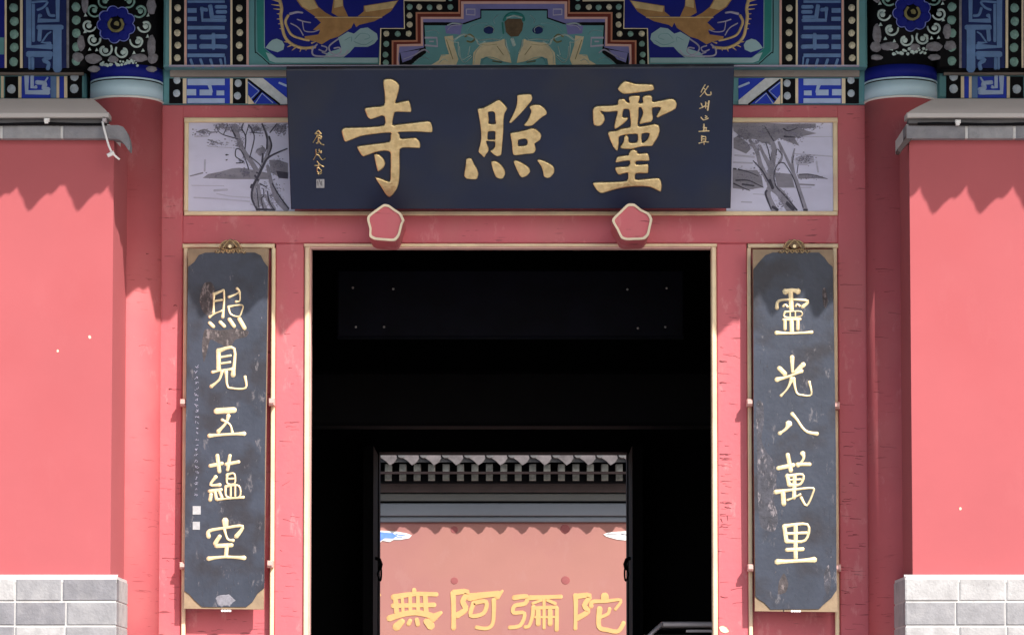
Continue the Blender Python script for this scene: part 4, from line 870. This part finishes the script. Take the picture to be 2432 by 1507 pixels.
patch(PCL, cl, [(478,690),(486,672),(502,670),(512,690),(509,712),(506,740),(494,750),(481,738),(474,715)], 'worn')
patch(PCL, cl, [(487,782),(520,784),(560,780),(590,786),(585,800),(560,806),(545,826),(520,815),(500,806),(492,835),(484,860),(480,820)], 'worn', n=.0062)
patch(PCR, cr, [(1796,955),(1812,958),(1814,1000),(1808,1040),(1818,1070),(1834,1090),(1845,1130),(1836,1180),(1848,1230),(1838,1262),(1806,1250),(1800,1180),(1798,1080)], 'worn_pale', n=.0062)
patch(PCR, cr, [(1850,1380),(1862,1360),(1872,1385),(1866,1405),(1848,1410)], 'worn')
patch(PCR, cr, [(1957,1360),(1968,1340),(1974,1380),(1966,1412),(1958,1395)], 'worn_pale')
patch(PCR, cr, [(1953,688),(1960,684),(1966,715),(1960,732),(1954,720)], 'worn')
# hairline cracks and chips in the red paint of the timber
random.seed(31)
def cracks(P, lst, par):
    q = MB()
    for (x0, y0, x1, y1, w_) in lst:
        n_ = max(3, int(abs(x1-x0)/8)); q.stroke(P, [(x0+(x1-x0)*i/n_, y0+(y1-y0)*i/n_+random.uniform(-1, 1)) for i in range(n_+1)], w_, h=.0006, w1=w_*.4)
    q.build('paint_cracks', 'crack', par, kind='stuff')
lst = [(1711,824,1718,825,1.5),(1718,840,1742,845,1.2),(1742,845,1758,850,1.2),(1710,857,1726,859,4.2),(1706,886,1732,888,1.3),(1710,908,1725,909,3.8),(1712,928,1724,928,1.4),(1732,958,1752,960,1.5),(1744,1030,1752,1031,1.4),(1706,1047,1716,1047,1.2),(1722,1057,1732,1058,1.8),(1710,1078,1732,1079,3.4),(1710,1088,1732,1090,2.6),(1706,1104,1728,1104,1.2),(1712,1130,1722,1131,1.0),
       (1712,1169,1730,1172,1.8),(1710,1193,1728,1195,2.2),(1722,1204,1736,1206,3),(1710,1222,1724,1220,2.2),(1712,1232,1716,1240,3),(1727,1224,1728,1236,2.4),(1712,1250,1728,1252,2.4),(1708,1268,1726,1268,1.4),(1706,1309,1722,1309,1.6),(1710,1383,1730,1381,1.2),(1736,1400,1764,1395,1.6),(1712,1416,1728,1418,3),(1740,1432,1766,1428,1.2),(1704,1465,1716,1466,1.2),
       (1996,675,2048,676,1.4),(2004,731,2048,733,1.2),(2000,790,2040,791,.9),(1996,960,2030,961,1.1),(2004,1080,2050,1083,1.2),(2000,1190,2020,1190,1.6),(2010,1300,2044,1302,1.1),(1998,1400,2020,1404,1.1),
       (676,793,690,793,1.6),(696,820,704,821,1.4),(686,873,694,873,1.8),(664,1046,694,1048,1.3),(670,1152,690,1140,1.0),(672,1232,700,1240,1.3),(668,1270,698,1272,1.4),(666,1306,670,1308,1.8),(672,1420,690,1418,1),(668,1460,700,1463,1),
       (402,923,407,923,4),(413,725,421,725,2.2),(410,779,416,779,2),(404,1090,416,1091,1.2),(406,1103,418,1103,1.2),(404,1136,414,1137,1.2),(408,1290,420,1291,1),(396,1330,402,1332,1.4),(402,1420,420,1424,1),(388,700,396,701,1)]
for (x0, x1, y0, y1, n_) in ((1994, 2050, 1000, 1500, 34), (1708, 1732, 1040, 1260, 16), (382, 424, 900, 1500, 12), (660, 706, 900, 1500, 12), (440, 640, 1470, 1500, 3)):
    for i in range(n_):
        a = random.uniform(x0, x1-8); b = min(x1+6, a+random.uniform(6, 34)); y_ = random.uniform(y0, y1)
        lst.append((a, y_, b, y_+random.uniform(-2, 2), random.choice((.8, 1.0, 1.2, 1.8))))
cracks(Plane(YJ-.0002), lst, gate)
patch(Plane(YJ), gate, [(1708,1488),(1716,1484),(1726,1488),(1732,1498),(1722,1502),(1712,1498)], 'cream', 'peeled_paint', .001)
cl_ = [(2080,639,2122,640,1.5),(2085,645,2112,645,.8),(2100,694,2125,690,1),(2110,742,2140,746,1),(2078,800,2110,802,1),(2075,930,2100,932,1),(2090,1060,2130,1062,1)]
cracks(Cyl(CXR, CYc, CR, YJ), cl_, colR)
cracks(Cyl(CXL, CYc, CR, YJ), [(348,602,353,603,2.2),(330,820,352,821,1),(346,1016,352,1017,2.4),(340,1090,366,1094,1),(352,1250,372,1250,1),(330,1400,360,1404,1)], colL)
# brackets that hold the boards
def bracket(px, py, lab):
    q = MB(); Yb = -.09; x = X(px, Yb, py); z = Z(py, Yb)
    q.bbox(x-.015, x+.015, Yb, YJ-.013, z-.018, z+.018, .005); q.box(x-.012, x+.012, Yb-.012, Yb-.001, z-.008, z+.010)
    tag(q.build('bracket', 'pink'), lab, 'bracket', 'clamps holding the couplet boards')
for a in ((434, 955, 'pink clamp at middle of the left couplet board\'s outer edge'), (645, 953, 'pink clamp at middle of the left couplet board\'s inner edge'), (433, 1342, 'pink clamp near foot of the left couplet board\'s outer edge'), (641, 1338, 'pink clamp near foot of the left couplet board\'s inner edge'),
          (1781, 955, 'pink clamp at middle of the right couplet board\'s inner edge'), (1988, 962, 'pink clamp at middle of the right couplet board\'s outer edge'), (1783, 1347, 'pink clamp near foot of the right couplet board\'s inner edge'), (1991, 1347, 'pink clamp near foot of the right couplet board\'s outer edge')): bracket(*a)

# ================================================================== WING WALLS
YW = -.65
def unit_brick():
    q = MB(); q.bbox(-.5, .5, -.5, .5, 0, 1, .035); return q
_bm = {}
def brick(name, x0, x1, y0, y1, z0, z1, m, parent, label=None):
    key = m
    if key not in _bm:
        me = bpy.data.meshes.new('brick'); u = MB(); u.bbox(-.5, .5, -.5, .5, 0, 1, .03)
        me.from_pydata([tuple(v) for v in u.v], [], u.f); me.update(); me.materials.append(M[m]); _bm[key] = me
    o = link(name, _bm[key], ((x0+x1)/2, (y0+y1)/2, z0), parent, label); o.scale = (abs(x1-x0), abs(y1-y0), z1-z0); return o
def wing(side):
    s_ = 1 if side < 0 else -1
    def xx(px, Y, py=900): return X(px, Y, py)
    out = -5.6*s_
    inner = xx(266, YW) if side < 0 else xx(2164, YW)
    zb = Z(1370, YW); zt = Z(332, YW)
    t_ = thing('wing_wall', ((inner+out)/2, -.3, FLOOR), 'rose red plastered wall on the %s with pale grey brick base' % ('left, lamp cord hanging from its coping' if side < 0 else 'right, its inner side in deep shade'), 'wall', 'plastered walls either side of the gate')
    q = MB(); ib = inner+(.03 if side < 0 else 0)
    q.add([(out,YW,FLOOR),(inner,YW,FLOOR),(ib,.049,FLOOR),(out,.049,FLOOR),(out,YW,zt),(inner,YW,zt),(ib,.049,zt),(out,.049,zt)],[(0,3,2,1),(4,5,6,7),(0,1,5,4),(1,2,6,5),(2,3,7,6),(3,0,4,7)]); q.build('plaster', 'wall_red', t_)
    # base of bricks, a mortar core with the bricks 3 mm proud
    bi = (xx(277, YW-.05, 1440) if side < 0 else xx(2150, YW-.05, 1440)); YB = YW-.05
    q = MB(); q.box(out, bi-s_*.004, YB+.006, -.1, FLOOR-.0, zb+.004); q.build('mortar_core', 'mortar', t_)
    q = MB(); zc = Z(1368, YB)
    q.add([(out, YB+.002, zc-.012), (bi, YB+.002, zc-.012), (bi, YW+.0, zc+.012), (out, YW+.0, zc+.012), (out, YB+.002, zc-.03), (bi, YB+.002, zc-.03), (bi, YW, zc-.03), (out, YW, zc-.03)],
          [(0,1,2,3),(4,7,6,5),(0,4,5,1),(1,5,6,2),(2,6,7,3),(3,7,4,0)]); q.build('mortar_cap', 'mortar', t_)
    rows = [(1373, 1426), (1428, 1484), (1486, 1540), (1542, 1598), (1600, 1656), (1658, 1714), (1716, 1770), (1772, 1828), (1830, 1886), (1888, 1944), (1946, 2000)]
    random.seed(21 if side < 0 else 22)
    ms = ['brick', 'brick_dark', 'brick', 'brick_pale'] if side < 0 else ['brick_pale', 'brick', 'brick_pale', 'brick']
    for ri, (a, b) in enumerate(rows):
        z1_, z0_ = Z(a, YB), Z(b, YB); z0_ = max(z0_, FLOOR+.002)
        if z1_ <= z0_: break
        if side < 0: js = [277, 147, 36, -78, -195, -310] if ri == 0 else ([277, 157, 36, -80, -195] if ri % 2 else [277, 215, 100, -20, -140, -250])
        else: js = [2150, 2278, 2390, 2500, 2620] if ri % 2 == 0 else [2150, 2270, 2388, 2505, 2620]
        if ri == 2 and side < 0: js = [277, 155, 36, -80, -195]
        while abs(js[-1]-1216) < 3300: js = js+[js[-1]+(js[-1]-js[-2])]
        for i in range(len(js)-1):
            g_ = .004; xa, xb = X(js[i], YB, 1440)-s_*(g_ if i else 0), X(js[i+1], YB, 1440)+s_*g_
            dp = random.uniform(0, .003)
            mm_ = ms[(ri*3+i*5+random.randint(0, 1)) % 4]
            if side > 0 and ri == 1 and i == 0: mm_ = 'brick'
            if side < 0 and ri == 0 and i == 0: mm_ = 'brick_dark'
            brick('brick', min(xa, xb), max(xa, xb), YB-dp, YB+.10, z0_+.003, z1_-.003, mm_, t_)
        if side < 0 or True:   # header bricks seen on the return side
            for j in range(4):
                y0_ = YB+.104+j*.13; brick('brick', bi-.05*s_ if s_ > 0 else bi, bi if s_ > 0 else bi+.05, y0_, y0_+.124, z0_+.003, z1_-.003, 'brick_pale', t_)
    # coping: brick course, lip, mortared slope up to the beam
    YC = YW-.05
    cxi = xx(262, YC, 310) if side < 0 else xx(2151, YC, 310)
    z0_, z1_ = Z(329, YC), Z(297, YC)
    edges = [262, 147, 3, -130, -260] if side < 0 else [2151, 2296, 2410, 2550, 2680]
    while abs(edges[-1]-1216) < 3300: edges.append(edges[-1]+(edges[-1]-edges[-2]))
    for i in range(len(edges)-1):
        xa, xb = X(edges[i], YC, 310), X(edges[i+1], YC, 310)
        xa -= s_*(.007 if i else 0); xb += s_*.007
        brick('coping_brick', min(xa, xb), max(xa, xb), YC, YC+.12, z0_, z1_, 'brick' if i % 2 else 'brick_dark', t_)
    q = MB(); q.box(out, cxi-s_*.003, YC+.006, -.18, z0_+.003, z1_+.004); q.build('coping_mortar', 'mortar', t_)
    # return of the coping along the inner side with its swept drip
    q = MB()
    prof = [(258,297),(280,297),(292,301),(300,311),(306,326),(309,344),(308,357),(303,354),(297,344),(289,335),(279,330),(258,329.5)]
    if side > 0: prof = [(2164,297),(2151.5,297),(2151,328),(2143,338),(2132,353),(2133,359),(2139,361),(2147,350),(2158,338),(2166,330)]
    pp = [at(x_, y_, YC) for x_, y_ in prof]; k = len(pp)
    q.add([(p.x, YC+.002, p.z) for p in pp]+[(p.x, YC+.10, p.z) for p in pp], [tuple(range(k)), tuple(range(2*k-1, k-1, -1))]+[(i, (i+1) % k, k+(i+1) % k, k+i) for i in range(k)])
    q.build('coping_return', 'brick_dark' if side < 0 else 'soffit', t_)  # right return coloured dark to stand in for shade on its underside
    # lip
    YP = YC-.03; lx = xx(258, YP, 275) if side < 0 else xx(2154, YP, 275)
    q = MB(); q.bbox(out, lx, YP, YP+.12, Z(279, YP), Z(267, YP), .004); q.build('coping_lip', 'lip', t_)
    q = MB(); q.bbox(out, lx-s_*.01, YP+.032, YP+.10, Z(291, YP), Z(279.5, YP), .003); q.build('coping_step', 'step_shade', t_)
    q = MB(); q.box(out, lx-s_*.012, YP+.03, YP+.08, Z(296.5, YP), Z(291.2, YP)); q.build('coping_gap', 'gap', t_)
    # slope
    YS = -.62; za = Z(267.5, YP); zb_ = Z(234, YS); ix = xx(222, YS, 235) if side < 0 else xx(2218, YS, 235)
    q = MB(); n_ = 8; vs = []
    for i in range(n_+1):
        f = i/n_; y_ = YP+.004+(YS-YP)*f; e = f**.9; x_ = lx-s_*.004+(ix-lx)*f; z_ = za+(zb_-za)*e
        vs += [(out, y_, z_), (x_, y_, z_), (x_, y_, za-.02), (out, y_, za-.02)]
    fs = []
    for i in range(n_):
        a = 4*i; fs += [(a, a+1, a+5, a+4), (a+1, a+2, a+6, a+5), (a+2, a+3, a+7, a+6), (a+3, a, a+4, a+7)]
    fs += [(0, 1, 2, 3), (4*n_+3, 4*n_+2, 4*n_+1, 4*n_)]
    q.add(vs, fs); q.build('coping_slope', 'coping', t_)
    q = MB(); q.box(out, ix, YS+.003, -.215, za-.02, zb_-.001); q.build('coping_top', 'coping', t_)
    # paint chips
    for (a, b, r) in (((213, 800, 3.6), (137, 833, 3.0)) if side < 0 else ((2281, 1207, 3.4),)):
        q = MB(); q.disc(Plane(YW), a, b, r, r*1.25, n0=-.001, n1=.0012, k=8, wob=.25); q.build('paint_chip', 'cream', t_)
    return t_
wl = wing(-1); wr = wing(1)
# things fixed to the copings
YP = YW-.08
def clip(px, py, lab):
    q = MB(); P = Plane(YP-.004); x = X(px, YP, py); z = Z(py, YP)
    q.bbox(x-.014, x+.014, YP-.012, YP+.016, z-.009, z+.009, .004); q.box(x-.010, x+.008, YP-.008, YP+.02, z-.018, z-.0092)
    tag(q.build('cable_clip', 'white'), lab, 'clip', 'white clips under the coping lips')
clip(111, 285, 'white clip under the coping lip of the left wall'); clip(2275, 289, 'white clip under the coping lip of the right wall')
def cable(x0, x1, y, lab):
    q = MB(); n_ = 14; q.tube([(x0+(x1-x0)*i/n_, YP+.012, Z(y, YP)+.003*math.sin(i*1.3)) for i in range(n_+1)], .006, 6)
    tag(q.build('cable', 'black', smooth=True), lab, 'cable', 'black cables under the copings')
cable(-3.5, X(246, YP, 291), 293, 'thin black cable running under the left wall\'s coping lip')
cable(X(2180, YP, 293), 3.5, 293, 'thin black cable running under the right wall\'s coping lip')
hc = thing('hanging_cord', (X(243, YP), YP, Z(283, YP)), 'short white cord with a small pod dangling from the left coping end', 'cord')
P = Plane(YP-.006)
q = MB(); q.bbox(X(239, YP), X(249, YP), YP-.012, YP+.02, Z(291, YP), Z(281, YP), .003); q.build('mount', 'metal', hc)
q = MB(); q.tube([P(243, 288), P(247, 305), P(252, 325), P(258, 345), P(265, 362), P(272, 369), P(284, 379)], .0055, 8); q.build('cord', 'white', hc, smooth=True)
q = MB(); a, b = P(271, 362), P(255, 370); q.tube([a, a.lerp(b, .3), a.lerp(b, .6), a.lerp(b, .85), b], .011, 10); q.build('pod', 'white', hc, smooth=True)

# ================================================================== CASE INSIDE THE DOORWAY
yk = .9
dc = thing('display_case', (X(1640, yk), yk+.3, FLOOR+.02), 'grey metal framed case just inside the doorway on the right', 'display case')
zt = Z(1475, yk); x0 = X(1572, yk, 1480); x1 = 1.40; xs = X(1530, yk, 1507)
q = MB(); q.bbox(x0, x1, yk, yk+.5, Z(1488, yk), zt, .008); q.build('top_rail', 'metal', dc)
q = MB(); e0 = at(1572, 1481, yk); e1 = at(1530, 1520, yk); q.tube([e0, e1, Vector((e1.x-.02, yk, e1.z-.25))], .012, 8); q.tube([e0+Vector((0, .48, 0)), e1+Vector((0, .48, 0)), Vector((e1.x-.02, yk+.48, e1.z-.25))], .012, 8); q.build('side_rail', 'metal', dc, smooth=True)
q = MB(); q.box(X(1630, yk, 1500), x1-.01, yk+.01, yk+.03, Z(1500, yk), Z(1494, yk)); q.build('shelf_rail', 'metal', dc)
q = MB(); q.box(e1.x, x1-.01, yk+.04, yk+.46, FLOOR+.06, Z(1506, yk)); q.build('glass_body', 'glass', dc)
for (lx_, ly_) in ((e1.x-.0, yk+.06), (x1-.05, yk+.06), (e1.x, yk+.42), (x1-.05, yk+.42)):
    q = MB(); q.box(lx_, lx_+.03, ly_, ly_+.03, FLOOR+.02, FLOOR+.0595); q.build('leg', 'metal', dc)

# ================================================================== HALL ACROSS THE COURTYARD
YH = 17.0; EH = YH-.74
hall = thing('far_hall', (0, YH, .6), 'far hall seen through the doorway, salmon wall with large gold characters', 'building')
PH = Plane(YH)
q = MB(); q.box(-5, 5, YH, YH+4, .6, Z(1240, YH)); q.build('wall', 'bg_red', hall)
def hb(name, y0, y1, Yf, m, d=.3): 
    q = MB(); q.bbox(-5, 5, Yf, YH+d, Z(y1, Yf), Z(y0, Yf), .01); return q.build(name, m, hall)
hb('lower_rail', 1225.5, 1238.5, YH-.05, 'beam_grey'); hb('rail_groove', 1223, 1241, YH-.01, 'maroon')
hb('tie_beam', 1194, 1223.5, YH-.10, 'beam_grey'); hb('beam_groove', 1187, 1196, YH-.03, 'black')
hb('upper_rail', 1171, 1188.5, YH-.10, 'beam_olive'); hb('purlin_board', 1143, 1168, YH-.12, 'soffit'); hb('board_groove', 1120, 1172, YH-.06, 'black')
for i in range(-3, 24):
    px = 922+i*34.3
    q = MB(); a = X(px-8, EH+.40, 1130); b = X(px+8, EH+.40, 1130); q.bbox(a, b, EH+.40, YH-.13, Z(1140, EH+.40), Z(1125, EH+.40), .004); q.build('rafter', 'rafter', hall)
    q = MB(); a = X(px-8, EH+.15, 1110); b = X(px+8, EH+.15, 1110); q.bbox(a, b, EH+.15, YH-.13, Z(1118.5, EH+.15), Z(1101, EH+.15), .004); q.build('flying_rafter', 'rafter', hall)
q = MB(); q.box(-5, 5, EH+.17, EH+.21, Z(1124, EH+.17), Z(1119, EH+.17)); q.build('rafter_strip', 'soffit', hall)
q = MB(); q.box(-5, 5, EH+.45, YH+.2, Z(1145, EH+.45), Z(1142, EH+.45)+.25); q.build('soffit_board', 'black', hall)
q = MB(); zz = Z(1096, EH)
q.add([(-5, EH+.04, zz), (5, EH+.04, zz), (5, YH+4, zz+2.2), (-5, YH+4, zz+2.2), (-5, EH+.04, zz+.12), (5, EH+.04, zz+.12), (5, YH+4, zz+2.32), (-5, YH+4, zz+2.32)], [(0,3,2,1),(4,5,6,7),(0,1,5,4),(1,2,6,5),(2,3,7,6),(3,0,4,7)]); q.build('roof', 'tile', hall)
PE = Plane(EH)
for i in range(-3, 16):
    px = 926+i*52.4
    q = MB(); q.prism(PE, [(px-23, 1068), (px+13, 1068), (px+17, 1088), (px+10, 1098), (px, 1104), (px-10, 1094), (px-22, 1086)], -.02, .012); q.build('drip_tile', 'tile_pale', hall)
    q = MB(); q.disc(PE, px+28, 1079, 11.5, 9.5, n0=-.03, n1=.015, k=14, dome=.004); q.build('cap_tile', 'tile', hall)
q = MB(); 
for (x_, y_, r) in ((1079,1378,10),(1343,1377,12),(1079,1257,10),(1342,1255,13)):
    q2 = MB(); q2.disc(PH, x_, y_, r, r*.95, n0=-.005, n1=.004, k=16, dome=.002); q2.build('wall_boss', 'boss_red', hall)
# painted cloud corners
q = MB(); q.prism(PH, [(860,1256),(905,1259),(940,1261),(965,1265),(978,1270),(972,1277),(950,1281),(935,1281),(925,1286),(908,1283),(898,1292),(860,1300)], 0, .008); q.build('cloud_corner', 'white', hall, 'white edged blue cloud ornament, left')
q = MB(); q.prism(PH, [(860,1261),(900,1262),(932,1265),(944,1271),(934,1278),(914,1277),(900,1286),(860,1294)], 0, .011)
q.stroke(PH, [(940,1267),(950,1270),(962,1269)], 3, h=.012); q.stroke(PH, [(942,1274),(955,1274)], 3, h=.012); q.build('cloud_blue', 'cloud_blue', hall)
q = MB(); q.prism(PH, [(1433,1268),(1445,1263),(1490,1260),(1540,1256),(1540,1296),(1490,1283),(1465,1280),(1450,1276),(1440,1273)], 0, .008); q.build('cloud_corner', 'white', hall, 'white edged cloud ornament, right')
q = MB(); q.stroke(PH, [(1440,1268),(1455,1268),(1470,1269),(1500,1268)], 2.4, h=.011); q.stroke(PH, [(1475,1266),(1495,1272)], 2.4, h=.011); q.build('cloud_blue', 'grey_petal', hall)
ZE = zm(860, 1280, 3.685)
chars = [
 [([(275,505),(450,478),(650,480)],42,30),([(270,580),(450,576),(630,572)],34),([(238,690),(350,655),(460,640),(560,655),(640,680)],44),([(610,690),(690,640)],60,20),([(290,500),(302,640)],34),([(350,500),(358,640)],22),([(420,480),(422,640)],26),([(487,480),(490,640)],26),([(552,490),(560,640)],34),([(455,440),(455,480)],30),([(350,715),(300,765)],40,60),([(420,710),(405,740)],30),([(478,700),(488,745)],30),([(560,715),(600,755)],40,60)],
 [([(795,470),(800,600),(800,775)],38,34),([(800,465),(920,460),(880,540),(905,610),(830,665)],40,44),([(940,505),(1080,485),(1190,475)],56,40),([(1180,500),(1228,450)],44,14),([(1152,530),(1152,640),(1140,740),(1090,778),(1000,768)],32,26),([(975,555),(1085,545),(1062,645),(950,665),(975,555)],32)],
 [([(1330,510),(1440,500),(1425,560),(1335,580),(1325,640),(1420,645),(1385,750),(1290,770)],36,26),([(1470,510),(1600,505),(1740,500)],36,28),([(1592,515),(1592,775)],22),([(1500,590),(1488,680),(1460,755),(1425,765)],32,24),([(1705,600),(1702,790)],26,30),([(1490,560),(1570,530)],20),([(1620,530),(1690,560)],22),([(1490,600),(1700,592)],24),([(1540,620),(1540,740)],34),([(1645,620),(1645,740)],34),([(1510,680),(1680,678)],16)],
 [([(1868,490),(1870,600),(1866,780)],36,26),([(1868,500),(1990,492),(1945,575),(1975,630),(1880,690)],40,40),([(2122,495),(2124,525)],54),([(2005,585),(2015,545),(2130,540),(2265,530),(2215,612)],32,20),([(2078,605),(2072,760),(2150,792),(2240,802),(2288,730)],40,30),([(2165,605),(2150,650),(2085,680)],26)],
 [([(-330,545),(-180,530),(-20,525),(150,485)],34,26),([(-100,440),(-95,560)],32),([(-290,780),(-285,610),(-100,600),(60,600),(55,780)],32),([(-200,640),(-170,680)],24),([(-20,640),(-50,680)],24),([(-210,700),(10,695)],24),([(-100,620),(-98,790)],26)],
 [([(2480,450),(2440,540),(2400,600)],34,26),([(2455,560),(2455,800)],34),([(2520,510),(2780,500),(2770,570),(2530,575),(2525,650),(2790,640),(2760,720)],28),([(2610,450),(2600,660),(2560,800)],28),([(2700,450),(2700,800)],30)]]
for l_ in chars:
    q = MB(); strokes(q, PH, ZE, l_, h=.007, swell=.12, k=1.16, flat=True); q.build('character', 'bg_gold', hall)
print('objects', len(bpy.data.objects), 'tris', sum(len(o.data.polygons) for o in bpy.data.objects if o.type == 'MESH'))
